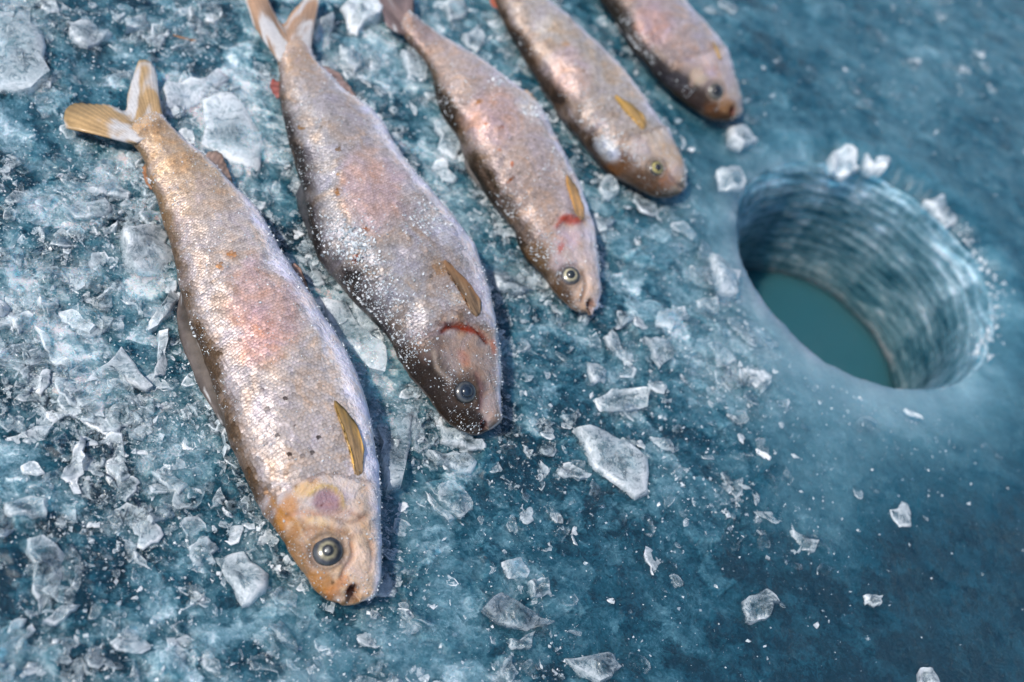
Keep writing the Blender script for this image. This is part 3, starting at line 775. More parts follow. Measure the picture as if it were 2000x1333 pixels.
DK = (.022, .017, .015)
f2 = dict(seed=2, res=(210, 120), zmid=.023, label='plump grey fish with blackish head and red open gill, frost crusted flank',
  dorsal=[(543,108),(546,144),(549,187),(561,245),(575,295),(584,324),(595,362),(608,430),(622,484),(649,522),(674,551),(714,598),(744,627),(765,654),(783,697),(804,731),(836,767),(862,807),(890,830),(915,842)],
  ventral=[(604,90),(618,126),(647,158),(680,194),(719,220),(748,252),(773,299),(820,364),(862,411),(898,454),(926,494),(944,551),(959,609),(970,670),(977,724),(977,778),(979,815)],
  gill=[(760,745),(800,690),(850,650),(880,610),(935,640),(1000,650)], gside=1, scale=.0026, bare=.52, snout=.30,
  across=[(-1,(.03,.026,.025)),(-.97,(.07,.06,.058)),(-.82,(.24,.22,.22)),(-.6,(.36,.335,.335)),(-.3,(.40,.36,.35)),(.2,(.42,.36,.345)),(.5,(.56,.50,.50)),(.68,LAV),(1,(.82,.80,.88))],
  along=[(.16,.03,(.52,.36,.25),.7),(.74,.82,(.22,.165,.14),.75)],
  spots=[(730,370,70,90,-15,PINK,.5),(570,300,5,5,0,(.15,.08,.04),.9),(590,248,8,5,20,(.22,.12,.05),.9),(664,288,6,6,0,(.2,.12,.06),.9),(662,372,7,6,0,(.25,.12,.04),.9),(660,338,4,4,0,(.2,.12,.06),.9),(716,445,7,6,0,(.25,.1,.05),.9),(697,505,8,12,30,(.08,.02,.015),.9),(860,440,20,50,-25,(.70,.66,.66),.6),
    (800,690,60,30,45,DK,.85),(835,745,56,56,40,DK,.97),(880,790,56,46,40,DK,.97),(915,820,36,28,20,DK,.95),(935,770,20,34,0,(.06,.045,.045),.85),(835,670,40,36,0,(.08,.055,.05),.75),(800,640,60,40,45,(.20,.17,.16),.5),
    (900,680,34,34,0,(.27,.20,.17),.75),(905,700,22,12,60,(.40,.18,.15),.4),(890,640,40,9,15,(.10,.03,.03),.85),(915,645,34,7,22,(.26,.05,.03),.85),(962,680,6,18,-10,(.42,.16,.12),.6),(955,790,14,40,0,(.48,.38,.36),.6),(925,735,22,24,0,(.16,.12,.11),.6),(905,760,40,40,0,(.05,.038,.035),.7),(945,832,8,12,0,(.08,.02,.02),.9),(895,580,24,20,0,(.56,.52,.50),.7),(860,520,22,16,40,(.46,.28,.14),.6)],
  dents=[(910,768,28,28,0,-.001),(946,834,8,14,10,-.004),(890,632,44,9,18,-.0028)],
  lines=[([(862,648),(890,632),(925,640),(950,668)],5,-.0016,(.16,.04,.03),.8),([(848,690),(855,720),(880,745)],5,.0006,(.40,.33,.28),.5),([(930,730),(940,760),(938,800)],4,-.0007,(.2,.12,.12),.6)],
  eye=(910,768,24,[(0,(.01,.016,.026)),(.55,(.014,.022,.034)),(.72,(.07,.07,.065)),(.85,(.012,.012,.012)),(1,(.012,.01,.01))],[(0,(.01,.02,.035)),(.7,(.008,.014,.024)),(1,(.005,.007,.01))],.5),
  fins=[dict(name='tail_fin',base=[(544,124),(562,114),(588,108),(608,104)],tip=[(492,44),(472,-30),(480,-52),(505,-40),(530,14),(553,49),(574,16),(606,-12),(624,-16),(620,24),(608,76)],zb=.0135,zt=.014,arch=.0066,cb=(.52,.36,.26),ct=(.50,.30,.18),rays=30,nu=90,nv=20,curl=.005,frost=.62),
    dict(name='dorsal_fin',base=[(594,358),(603,410),(622,475)],tip=[(588,356),(578,392),(606,470)],zb=.014,zt=.005,cb=(.10,.09,.09),ct=(.07,.07,.08),rays=9),
    dict(name='adipose_fin',base=[(545,160),(547,175),(550,190)],tip=[(534,156),(527,168),(540,192)],zb=.012,zt=.011,cb=(.40,.16,.13),ct=(.40,.10,.08),rays=3,nu=14,nv=6),
    dict(name='anal_fin',base=[(620,130),(650,163),(685,200)],tip=[(636,128),(666,148),(712,214)],zb=.012,zt=.010,cb=(.45,.30,.28),ct=(.36,.24,.20),rays=9),
    dict(name='pelvic_fin',base=[(772,304),(790,330),(812,362)],tip=[(780,302),(800,335),(814,364)],zb=.021,zt=.02,cb=(.30,.18,.17),ct=(.30,.16,.14),rays=6),
    dict(name='pectoral_fin',base=[(938,612),(930,620),(922,614)],tip=[(937,592),(914,556),(874,514),(858,506),(864,520),(890,560),(908,592)],zb=0,zt=0,cb=(.10,.045,.025),ct=(.24,.115,.045),rays=9,on_body=True,nv=14,lift=.0014)],
  frost=[(695,475,42,300,.0008,.0024),(760,620,60,420,.0006,.0016),(720,560,50,320,.0006,.0017),(800,680,30,160,.0005,.0014),(830,430,40,160,.0007,.002),(890,570,30,60,.0005,.0014),(600,330,30,80,.0005,.0013),(880,740,28,70,.0004,.001),(640,450,40,160,.0006,.0017),(720,210,18,30,.0007,.0016)], glint=2600)

f3 = dict(seed=3, res=(170, 100), zmid=.019, label='slim pinkish fish with bent grey tail and red ringed gill cover',
  dorsal=[(786,62),(812,91),(836,120),(850,158),(866,211),(896,255),(910,290),(934,336),(963,384),(1006,436),(1024,485),(1057,524),(1086,567),(1118,600),(1132,607)],
  ventral=[(800,30),(826,48),(884,91),(942,130),(975,158),(1009,184),(1040,210),(1057,230),(1076,269),(1110,336),(1134,384),(1158,456),(1167,528),(1172,576),(1168,600)],
  gill=[(1000,500),(1040,470),(1080,440),(1105,410),(1130,425),(1200,440)], gside=1, scale=.0024, bare=.5, snout=.22,
  across=[(-1,(.03,.022,.016)),(-.95,(.09,.065,.045)),(-.82,(.30,.24,.22)),(-.3,(.43,.345,.31)),(.2,(.50,.405,.38)),(.5,(.60,.53,.52)),(.7,LAV),(1,(.82,.80,.88))],
  along=[(.2,.04,(.36,.25,.21),.75),(.84,.9,(.45,.34,.27),.6)],
  spots=[(960,230,60,60,0,(.58,.38,.35),.5),(937,197,10,6,0,(.42,.2,.08),.8),(980,250,4,4,0,(.25,.1,.05),.9),(1002,318,6,3,0,(.3,.1,.05),.9),(1000,350,10,4,-35,(.25,.09,.04),.95),(978,290,4,4,0,(.25,.1,.05),.9),(950,240,4,4,0,(.25,.1,.05),.9),(1040,200,30,30,0,(.78,.74,.72),.7),
    (1110,433,26,9,10,(.32,.06,.05),.8),(1108,468,26,24,0,(.50,.38,.40),.8),(1095,485,8,14,20,(.34,.08,.06),.7),(1055,500,36,26,45,(.11,.07,.04),.85),(1095,575,38,26,45,(.07,.045,.03),.95),(1010,430,60,16,52,(.16,.12,.10),.6),(1140,550,14,40,-10,(.62,.50,.44),.7),(1153,596,9,15,0,(.20,.11,.09),.9),(1128,400,10,40,-12,(.56,.36,.2),.5)],
  dents=[(1113,540,22,22,0,-.001),(1153,598,9,16,0,-.005)],
  lines=[([(1085,445),(1105,425),(1130,432)],5,.0006,(.34,.07,.05),.6),([(1139,530),(1144,560),(1136,590)],4,-.0008,(.3,.2,.15),.6),([(935,320),(985,400),(1040,470)],4,-.0005,(.24,.18,.15),.35)],
  eye=(1113,540,21,[(0,(.2,.19,.12)),(.5,(.38,.34,.22)),(.75,(.05,.05,.05)),(1,(.10,.07,.06))],[(0,(.02,.03,.03)),(.7,(.02,.02,.02)),(1,(.01,.01,.01))],.45),
  fins=[dict(name='tail_fin',base=[(792,72),(798,58),(804,46),(808,36)],tip=[(752,52),(742,10),(730,-30),(745,-40),(762,-10),(775,-14),(800,-40),(806,-22),(800,20)],zb=.0105,zt=.012,arch=.003,cb=(.28,.20,.18),ct=(.18,.13,.13),rays=20,nu=60,nv=12,curl=.004,frost=.2),
    dict(name='dorsal_fin',base=[(908,290),(930,330),(950,366)],tip=[(902,296),(912,335),(940,372)],zb=.013,zt=.006,cb=(.22,.18,.16),ct=(.30,.27,.25),rays=8),
    dict(name='anal_fin',base=[(940,132),(958,146),(978,162)],tip=[(948,128),(972,140),(984,164)],zb=.012,zt=.011,cb=(.64,.5,.44),ct=(.66,.58,.54),rays=5,nu=18,nv=7),
    dict(name='pelvic_fin',base=[(1012,190),(1035,208),(1058,236)],tip=[(1024,178),(1048,192),(1064,236)],zb=.018,zt=.018,cb=(.66,.52,.44),ct=(.60,.40,.25),rays=7,frost=.4),
    dict(name='pectoral_fin',base=[(1140,428),(1133,430),(1126,424)],tip=[(1138,395),(1120,362),(1103,342),(1106,370)],zb=0,zt=0,cb=(.55,.28,.08),ct=(.52,.27,.07),rays=6,on_body=True,nu=18,lift=.0015)],
  frost=[(1000,400,40,160,.0005,.0016),(1065,490,34,160,.0004,.0014),(975,160,14,40,.0008,.0022),(1045,220,20,60,.0008,.002),(880,200,24,60,.0006,.002),(1110,530,18,40,.0005,.0012),(1080,330,30,50,.0006,.0016)], glint=1800)

f4 = dict(seed=4, res=(170, 100), zmid=.018, label='slender pale fish with yellow pectoral fin and bright yellow eye',
  dorsal=[(905,-130),(930,-80),(955,-30),(978,19),(994,52),(1012,78),(1028,108),(1048,136),(1076,176),(1101,217),(1126,249),(1155,280),(1183,318),(1218,343),(1252,362),(1281,378),(1308,381),(1322,378)],
  ventral=[(945,-160),(985,-110),(1025,-50),(1062,2),(1092,33),(1114,50),(1133,69),(1164,98),(1202,135),(1234,176),(1265,221),(1293,261),(1312,293),(1328,322),(1337,344),(1337,360)],
  gill=[(1170,345),(1200,300),(1225,270),(1260,262),(1320,240)], gside=1, scale=.0025, bare=.5, snout=.3,
  across=[(-1,(.03,.022,.018)),(-.95,(.08,.055,.04)),(-.82,(.30,.25,.23)),(-.3,(.42,.36,.32)),(.2,(.50,.43,.38)),(.5,(.60,.54,.52)),(.7,LAV),(1,(.82,.80,.88))],
  along=[(.12,.02,(.50,.36,.25),.6),(.84,.9,(.44,.33,.25),.6)],
  spots=[(1115,135,42,50,-30,(.60,.42,.38),.5),(1105,85,9,7,0,(.5,.3,.16),.7),(1070,55,34,24,40,(.62,.55,.48),.5),(1212,325,34,30,40,(.11,.06,.035),.9),(1262,355,52,28,25,(.075,.045,.03),.95),(1305,355,20,16,0,(.26,.13,.08),.8),(1320,340,16,24,0,(.56,.42,.38),.6),(1245,285,24,18,0,(.54,.44,.40),.6),(1185,290,20,30,-35,(.55,.60,.66),.6)],
  dents=[(1281,330,20,20,0,-.001),(1334,366,10,3,70,-.002)],
  lines=[([(1215,290),(1235,270),(1262,278),(1275,300)],4,-.0007,(.5,.38,.3),.5),([(1300,330),(1316,350),(1330,366)],4,-.0007,(.3,.2,.18),.6)],
  eye=(1281,330,18,[(0,(.2,.18,.07)),(.45,(.34,.29,.10)),(.62,(.24,.20,.08)),(.76,(.02,.02,.02)),(1,(.05,.04,.03))],[(0,(.02,.02,.02)),(.7,(.015,.015,.015)),(1,(.01,.01,.01))],.42),
  fins=[dict(name='tail_fin',base=[(903,-132),(915,-150),(930,-158),(945,-162)],tip=[(830,-190),(820,-225),(870,-205),(890,-215),(905,-265),(930,-270),(944,-190)],zb=.010,zt=.012,cb=(.48,.28,.12),ct=(.52,.36,.2),rays=20,nu=50,nv=10,curl=.004),
    dict(name='dorsal_fin',base=[(1052,140),(1074,172),(1098,210)],tip=[(1046,142),(1060,180),(1090,214)],zb=.012,zt=.005,cb=(.14,.11,.09),ct=(.16,.13,.12),rays=8),
    dict(name='adipose_fin',base=[(962,-14),(970,2),(982,24)],tip=[(954,-8),(960,10),(976,22)],zb=.012,zt=.011,cb=(.46,.16,.1),ct=(.46,.12,.07),rays=3,nu=14,nv=6),
    dict(name='pelvic_fin',base=[(1132,70),(1150,86),(1168,104)],tip=[(1140,70),(1160,88),(1172,106)],zb=.017,zt=.017,cb=(.55,.30,.26),ct=(.50,.20,.16),rays=6,nu=18,nv=6),
    dict(name='pectoral_fin',base=[(1262,246),(1258,254),(1250,252)],tip=[(1256,226),(1228,202),(1199,188),(1210,208),(1236,236)],zb=0,zt=0,cb=(.52,.29,.05),ct=(.55,.33,.06),rays=7,on_body=True,nu=24,lift=.0018)],
  frost=[(1130,170,30,90,.0005,.0014),(1160,230,34,130,.0005,.0015),(1190,270,24,110,.0005,.0015),(1225,300,22,80,.0005,.0014),(1040,60,30,50,.0005,.0014),(1245,310,16,30,.0005,.0012)], glint=1500)

f5 = dict(seed=5, res=(160, 96), zmid=.017, label='mauve fish with glossy dark eye and open mouth, farthest from the golden tailed fish',
  dorsal=[(1065,-190),(1105,-130),(1145,-65),(1185,0),(1204,24),(1220,50),(1237,82),(1265,113),(1297,151),(1328,180),(1360,205),(1391,226),(1415,232),(1428,231)],
  ventral=[(1120,-230),(1185,-170),(1255,-100),(1328,3),(1360,45),(1388,72),(1405,95),(1416,120),(1427,150),(1438,178),(1446,205),(1447,216)],
  gill=[(1270,190),(1310,150),(1340,118),(1375,105),(1430,85)], gside=1, scale=.0025, bare=.55, snout=.28,
  across=[(-1,(.03,.025,.02)),(-.92,(.06,.05,.045)),(-.78,(.20,.16,.15)),(-.4,(.40,.32,.31)),(.2,(.48,.40,.40)),(.5,(.58,.52,.54)),(.72,LAV),(1,(.82,.80,.88))],
  along=[(.12,.02,(.50,.36,.25),.6),(.84,.9,(.42,.34,.28),.5)],
  spots=[(1280,50,40,50,-30,(.55,.36,.36),.45),(1310,150,56,20,42,(.03,.028,.032),.92),(1368,205,50,24,28,(.035,.025,.022),.95),(1405,215,30,22,10,(.09,.045,.025),.9),(1418,205,18,16,0,(.30,.16,.08),.8),(1430,216,6,10,0,(.12,.03,.02),.95),(1365,150,16,16,0,(.45,.36,.26),.6),(1388,140,16,10,0,(.36,.28,.34),.5)],
  dents=[(1398,183,19,19,0,-.0008),(1431,217,6,11,10,-.004)],
  lines=[([(1350,165),(1360,145),(1385,135)],4,-.0006,(.4,.3,.26),.5)],
  eye=(1396,178,18,[(0,(.03,.03,.03)),(.5,(.04,.04,.04)),(.75,(.10,.09,.07)),(1,(.06,.05,.04))],[(0,(.01,.01,.01)),(.7,(.01,.01,.01)),(1,(.01,.01,.01))],.5),
  fins=[dict(name='tail_fin',base=[(1063,-192),(1080,-210),(1100,-222),(1120,-232)],tip=[(985,-245),(975,-280),(1030,-268),(1050,-280),(1065,-335),(1095,-340),(1112,-260)],zb=.010,zt=.012,cb=(.48,.28,.12),ct=(.52,.36,.2),rays=20,nu=50,nv=10,curl=.004),
    dict(name='dorsal_fin',base=[(1200,20),(1222,54),(1240,86)],tip=[(1196,26),(1212,62),(1234,88)],zb=.012,zt=.005,cb=(.16,.13,.12),ct=(.30,.27,.26),rays=7),
    dict(name='pectoral_fin',base=[(1412,114),(1406,118),(1400,112)],tip=[(1412,100),(1402,84),(1390,74),(1394,92)],zb=0,zt=0,cb=(.58,.36,.14),ct=(.58,.35,.06),rays=5,on_body=True,nu=18,lift=.0016)],
  frost=[(1240,80,20,90,.0006,.0018),(1270,110,20,60,.0005,.0016),(1225,40,16,60,.0006,.0016),(1345,180,10,14,.0005,.0014),(1405,195,8,8,.0006,.0014)], glint=1300)
FISH = [make_fish(s) for s in (f1, f2, f3, f4, f5)]

# ------------------------------------------------------------------ ice shards
rng = np.random.default_rng(77)
def shard_mesh(out, t, rngl, frost, inner):
    """out: plan outline (n,2) about its own middle, metres; a thin broken plate with crushed rim"""
    p = np.asarray(out, float)
    pts = []
    n = len(p); size = np.abs(p).max()
    for i in range(n):
        a, b = p[i], p[(i + 1) % n]; L = np.linalg.norm(b - a)
        k = int(np.clip(round(L / (size * .28)), 1, 5))
        nn = np.array([b[1] - a[1], a[0] - b[0]]) / (L + 1e-9)
        for q in range(k):
            f = q / k
            pts.append(a + (b - a) * f + nn * rngl.normal() * L * (.05 if q else .015))
    pts = np.array(pts); m = len(pts)
    gx, gy = rngl.normal(size=2) * t * .28 / size
    ox = rngl.uniform(0, 50)
    rings = [(1.03, -.1, -1.2), (1.0, .35, .2), (.95, .86, .9), (.80, 1.0, .5), (.48, 1.0, .0), (.2, 1.0, .0)]
    V, C = [], []
    for k, (s, z, e) in enumerate(rings):
        for j in range(m):
            jit = 1 + rngl.normal() * (.03 if k < 4 else .06)
            x, y = pts[j] * s * jit
            zz = z * t
            if k >= 2: zz += gx * x + gy * y + t * .9 * (mnoise.noise(Vector((x / size * 1.6 + ox, y / size * 1.6, k * .1 + ox))))
            else: zz += (gx * x + gy * y) * z
            V.append((x, y, max(zz, -t * .2) if k else -t * .2))
            edge = e * (.55 + .8 * rngl.random())
            fr = frost * (.55 + .7 * inner * max(0, mnoise.noise(Vector((x / size * 2 + ox, y / size * 2, 3.3))) + .5)) + edge * .42
            C.append(min(1, max(0, fr)))
    V.append((0, 0, t * (1 + .2 * rngl.normal()))); C.append(frost * .7)
    F = []
    for k in range(len(rings) - 1):
        for j in range(m):
            a = k * m + j; b = k * m + (j + 1) % m
            F.append((a, b, b + m, a + m))
    o = (len(rings) - 1) * m; ctr = len(V) - 1
    F += [(o + j, o + (j + 1) % m, ctr) for j in range(m)]
    me = bpy.data.meshes.new('ice_shard'); me.from_pydata(V, [], F); me.update()
    a = me.attributes.new('col', 'FLOAT_COLOR', 'POINT')
    a.data.foreach_set('color', np.array([[c, c, c, 1] for c in C], np.float32).ravel())
    for q in me.polygons: q.use_smooth = True
    me.set_sharp_from_angle(angle=R(55))
    return me

def place_shard(out_w, t, frost, label, group=None, tilt=(0, 0), inner=.6, sink=.25, name='ice_shard', dz=0):
    out_w = np.asarray(out_w)[:, :2]
    c = out_w.mean(0)
    q = out_w - c
    if (q[:, 0] * np.roll(q[:, 1], -1) - np.roll(q[:, 0], -1) * q[:, 1]).sum() < 0: q = q[::-1]
    hs = ice_h(np.append(out_w[:, 0], c[0]), np.append(out_w[:, 1], c[1]))
    o = link(name, shard_mesh(q, t, rng, frost, inner), M_SHARD)
    o.location = (c[0], c[1], float(np.mean(hs)) - t * sink + dz)
    o.rotation_euler = (tilt[0], tilt[1], 0)
    tag(o, label, 'ice', group)
    return o

# (photo outline, thickness mm, frost, label)
SH = [
 ([(162,752),(189,721),(209,711),(236,681),(257,704),(270,731),(300,755),(284,763),(236,748),(199,738)],4,.62,'broad white ice flake with ragged peak beside the spotted fish\'s dorsal fin'),
 ([(83,725),(101,726),(98,752),(81,772),(66,765),(73,748)],4,.9,'small solid white ice chip alone in dark ice left of the ragged flake'),
 ([(334,563),(356,574),(338,607),(307,644),(287,654),(304,617),(324,583)],7,.8,'upright white ice strip leaning against the dorsal fin of the largest fish'),
 ([(304,654),(322,650),(326,674),(324,731),(300,735),(307,691)],5,.7,'narrow white ice splinter just below the leaning strip'),
 ([(169,380),(209,353),(230,360),(257,387),(250,394),(203,389)],5,.55,'triangular glassy ice chip with white lower edge left of the golden tail base'),
 ([(115,411),(203,394),(219,418),(209,426),(145,429)],4,.4,'flat oval ice plate with pale rim under the triangular chip'),
 ([(233,451),(297,441),(324,438),(344,512),(311,542),(277,539),(236,512)],6,.6,'large cloudy ice slab touching the back of the largest fish'),
 ([(203,445),(233,434),(230,448),(203,455)],4,.75,'little white ice sliver beside the large cloudy slab'),
 ([(74,451),(88,448),(86,475),(76,472)],4,.9,'tiny upright white ice peg in the slush'),
 ([(-10,580),(20,600),(7,620),(-10,622)],5,.95,'bright white ice nub at the slush border'),
 ([(68,644),(90,655),(111,688),(142,721),(108,718),(81,674)],5,.5,'long diagonal grey ice ridge left of the ragged flake'),
 ([(71,586),(118,583),(116,600),(78,600)],4,.6,'small oblong frosty ice bar in dense slush'),
 ([(111,610),(150,620),(186,647),(175,657),(121,630)],5,.6,'curved frosty ice rib above the diagonal ridge'),
 ([(318,168),(394,163),(423,137),(449,155),(425,173),(349,215),(320,215)],6,.72,'long white ice wedge pointing away from the golden tail'),
 ([(394,194),(446,184),(483,226),(520,290),(500,340),(446,315),(389,289),(399,257)],6,.58,'biggest frosty ice slab lying between the two forked tails'),
 ([(-20,20),(60,15),(90,90),(95,150),(60,180),(20,182),(-20,170)],6,.42,'wide hazy ice plate dotted with glints'),
 ([(130,45),(165,43),(215,55),(220,70),(170,95),(140,80)],5,.5,'rounded cloudy ice lump above the golden tail'),
 ([(245,35),(285,25),(290,55),(245,62)],4,.45,'square hazy ice lump above the golden tail lobe'),
 ([(662,7),(694,5),(734,11),(750,32),(741,50),(712,54),(698,72),(680,61),(676,36)],11,.85,'thick snow white ice lump beside the bent grey tail'),
 ([(615,47),(644,36),(651,61),(633,86),(611,79)],6,.5,'cloudy ice pebble beside the second fish\'s tail'),
 ([(662,92),(700,96),(706,130),(690,138),(664,118)],6,.45,'glassy ice chunk below the snow white lump'),
 ([(849,238),(885,223),(906,274),(892,317),(856,288)],6,.45,'grey ice chunk against the back of the slim pinkish fish'),
 ([(780,110),(812,95),(838,120),(836,150),(800,148)],7,.4,'glassy ice chunk under the bent grey tail'),
 ([(625,592),(668,590),(700,640),(750,690),(752,735),(722,722),(690,690),(645,660)],7,.45,'long bumpy ice mass between the two largest fish'),
 ([(700,560),(735,600),(748,640),(715,650),(690,610)],7,.4,'round bubbly ice lump at the belly gap of the plump fish'),
 ([(739,789),(787,776),(805,816),(805,864),(779,960),(752,969),(739,903)],6,.33,'tall pale ice panel along the belly of the largest fish'),
 ([(862,837),(897,837),(954,868),(951,877),(910,877),(862,864)],5,.45,'pointed ice chip just under the mouth of the dark headed fish'),
 ([(831,886),(884,890),(936,903),(919,925),(853,907)],5,.38,'flat jagged ice plate below the pointed chip'),
 ([(853,947),(884,942),(919,973),(925,995),(901,1012),(857,977)],4,.22,'clear outlined ice lens in dark blue ice'),
 ([(831,955),(844,964),(888,1012),(879,1015),(849,990)],3,.4,'thin ice needle beside the clear lens'),
 ([(936,1192),(971,1157),(1006,1174),(1089,1211),(1050,1233),(989,1222),(954,1205)],7,.26,'clear wedge shaped ice crystal with white edges and pointed end'),
 ([(980,1095),(1015,1089),(1037,1113),(1032,1126),(997,1126)],4,.36,'rounded hazy ice chip above the clear wedge crystal'),
 ([(1032,1135),(1072,1126),(1080,1157),(1041,1165)],4,.32,'small hazy ice chip touching the rounded one'),
 ([(997,1244),(1045,1235),(1037,1266),(1002,1266)],4,.3,'faint ice chip beneath the clear wedge crystal'),
 ([(1120,837),(1146,833),(1203,859),(1264,899),(1271,925),(1268,960),(1242,969),(1194,938),(1163,912),(1137,864)],8,.5,'long sparkling ice block lying alone before the fish heads'),
 ([(1155,776),(1190,759),(1264,763),(1266,794),(1225,802),(1172,798)],7,.36,'glassy ring shaped ice chunk above the long sparkling block'),
 ([(1088,915),(1120,905),(1162,922),(1150,930),(1105,930)],3,.4,'slim ice curl beside the long sparkling block'),
 ([(1107,1281),(1159,1275),(1207,1270),(1216,1301),(1172,1336),(1142,1318)],6,.36,'curved pale ice shell far from the fish'),
 ([(975,1314),(993,1288),(1015,1314),(1000,1335)],5,.3,'tiny ice pyramid near the curved shell'),
 ([(370,1065),(399,1047),(422,1061),(418,1113),(380,1103)],4,.35,'round hazy ice disc left of the largest fish\'s head'),
 ([(418,1084),(479,1075),(527,1122),(522,1156),(475,1184),(456,1141)],6,.55,'frosty ice piece with bright rim by the spotted fish\'s snout'),
 ([(527,1160),(551,1146),(584,1165),(581,1184),(541,1179)],5,.25,'clear glassy ice bead next to the bright rimmed piece'),
 ([(285,1013),(323,975),(339,985),(328,1009),(294,1023)],4,.35,'leaf shaped clear ice chip with white tip'),
 ([(52,1054),(81,1051),(128,1080),(119,1151),(76,1198),(62,1127)],4,.22,'large clear triangular ice pane with sparkling long edge'),
 ([(142,899),(157,857),(169,866),(166,923),(138,947),(119,933)],5,.62,'white crescent ice flake in the blue ice'),
 ([(83,1212),(100,1198),(122,1180),(160,1178),(150,1190),(110,1218)],4,.6,'thin white ice blade below the triangular pane'),
 ([(199,828),(223,795),(237,809),(228,852),(199,842)],4,.3,'clear oval ice chip among dark ice left of the spotted flank'),
 ([(204,904),(242,899),(256,928),(237,942)],4,.42,'frosty rhombus ice chip among dark ice'),
 ([(294,918),(342,928),(370,947),(351,966),(315,940)],3,.35,'soft grey ice flake near the spotted fish\'s shoulder'),
 ([(5,985),(47,971),(95,980),(90,1013),(19,1013)],5,.36,'low rounded ice mound at the slush margin'),
 ([(33,1260),(62,1213),(71,1227),(28,1277)],4,.5,'pale ice spike under the thin blade'),
 ([(437,835),(452,828),(447,880),(438,890)],4,.5,'small ice fang hanging at the dorsal edge of the largest fish'),
 ([(1181,655),(1196,640),(1232,700),(1238,712),(1205,688)],5,.42,'slanting ice rib before the mouth of the slim pinkish fish'),
 ([(1256,664),(1310,661),(1313,700),(1289,718)],5,.34,'faceted triangular ice chunk in the heap near the hole'),
 ([(1277,613),(1334,607),(1343,625),(1310,649),(1280,637)],5,.42,'bright topped ice chunk in the heap near the hole'),
 ([(1145,706),(1187,724),(1181,748),(1154,751)],5,.4,'blocky grey ice chunk above the ring shaped chunk'),
 ([(1205,610),(1232,607),(1247,625),(1214,637)],5,.3,'glassy round ice bead near the slim fish\'s snout'),
 ([(1391,496),(1424,502),(1451,526),(1442,577),(1400,574)],7,.5,'cloudy ice block at the edge of the drilled hole'),
 ([(1364,580),(1403,586),(1406,610),(1370,598)],5,.4,'flat ice chip below the cloudy block by the hole'),
 ([(1151,427),(1199,418),(1208,427),(1172,451)],5,.42,'frosted ice chip next to the red ringed gill'),
 ([(1130,600),(1148,596),(1162,612),(1150,630),(1134,624)],4,.35,'clear ice bead right under the slim fish\'s mouth'),
 ([(960,545),(1000,530),(1055,540),(1050,560),(1010,575),(970,565)],5,.32,'long clear ice pebble between the dark head and the slim fish'),
 ([(1425,245),(1465,240),(1482,275),(1450,292),(1425,275)],8,.6,'frosty ice lump beneath the mauve fish\'s open mouth'),
 ([(1405,330),(1450,325),(1458,365),(1410,362)],6,.4,'hazy ice lump between the frosty lump and the drilled hole'),
 ([(1175,350),(1200,345),(1205,380),(1180,388),(1168,370)],6,.35,'glassy ice bead at the shoulder of the slim pinkish fish'),
 ([(1630,288),(1662,282),(1678,300),(1690,314),(1665,326),(1640,318)],10,.85,'snowy white ice clump on the far rim of the hole'),
 ([(1696,292),(1720,284),(1745,312),(1730,328),(1702,320)],9,.8,'second snowy ice clump on the far rim, toward the glinting edge'),
 ([(1815,382),(1850,372),(1885,418),(1862,430)],6,.55,'pale ice crust on the glinting rim of the hole'),
 ([(1550,1030),(1575,1040),(1602,1052),(1598,1072),(1570,1068)],5,.45,'wet glinting ice bead out on smooth blue ice'),
 ([(1690,1160),(1725,1162),(1722,1180),(1695,1178)],4,.55,'small oval ice pebble alone on deep blue ice'),
 ([(1455,1170),(1500,1145),(1525,1175),(1500,1210),(1460,1215)],5,.32,'faint ice lump with glints on deep blue ice'),
 ([(1797,1312),(1825,1305),(1842,1338),(1800,1345)],5,.65,'soft white ice pebble on the darkest blue ice'),
 ([(1015,70),(1060,60),(1075,85),(1030,95)],5,.35,'hazy ice chip between the two palest fish tails'),
 ([(865,5),(905,-5),(915,25),(880,40)],6,.5,'bubbly ice lump between the slim fish and the pale fish'),
 ([(900,75),(925,60),(945,85),(930,105)],7,.55,'bright ice knob beside the slim fish\'s narrow tail stalk'),
]
GS = 'broken ice shards scattered on the lake ice'
for pts, t, fr, lab in SH:
    w_ = at(np.array(pts, float), np.full(len(pts), .004))
    place_shard(w_, t * .001, min(.95, fr + .08), lab, GS, (R(rng.normal() * 5), R(rng.normal() * 5)))

# nameless small chips, each its own piece, told apart only by place
REG = [('small loose ice chip in the crushed ice left of the largest fish', 'chips left of the largest fish', lambda x, y: (x < 520) & (y > 230)),
       ('small loose ice chip among the fish tails', 'chips among the fish tails', lambda x, y: (y <= 230) & (x < 1000)),
       ('small loose ice chip in the gaps between neighbouring fish', 'chips between the fish', lambda x, y: (x < 1040) & (y < 820)),
       ('small loose ice chip in the rubble between the fish heads and the hole', 'chips between fish heads and hole', lambda x, y: (x < 1480) & (y < 900) & (x >= 1040)),
       ('small loose ice chip on smooth ice around the drilled hole', 'chips around the hole', lambda x, y: (x >= 1440)),
       ('small loose ice chip in front of the fish snouts', 'chips in front of the snouts', lambda x, y: x > -1e9)]
OUT = [np.array(s['dorsal'] + s['ventral'][::-1], float) for s in (f1, f2, f3, f4, f5)]
def inside(px, py, poly):
    r = np.zeros(np.shape(px), bool); n = len(poly)
    for i in range(n):
        (x1, y1), (x2, y2) = poly[i], poly[i - 1]
        if y1 == y2: continue
        r ^= ((y1 > py) != (y2 > py)) & (px < (x2 - x1) * (py - y1) / (y2 - y1) + x1)
    return r
def free(px, py):
    ok = np.ones(np.shape(px), bool)
    for q in OUT: ok &= ~inside(px, py, q)
    return ok
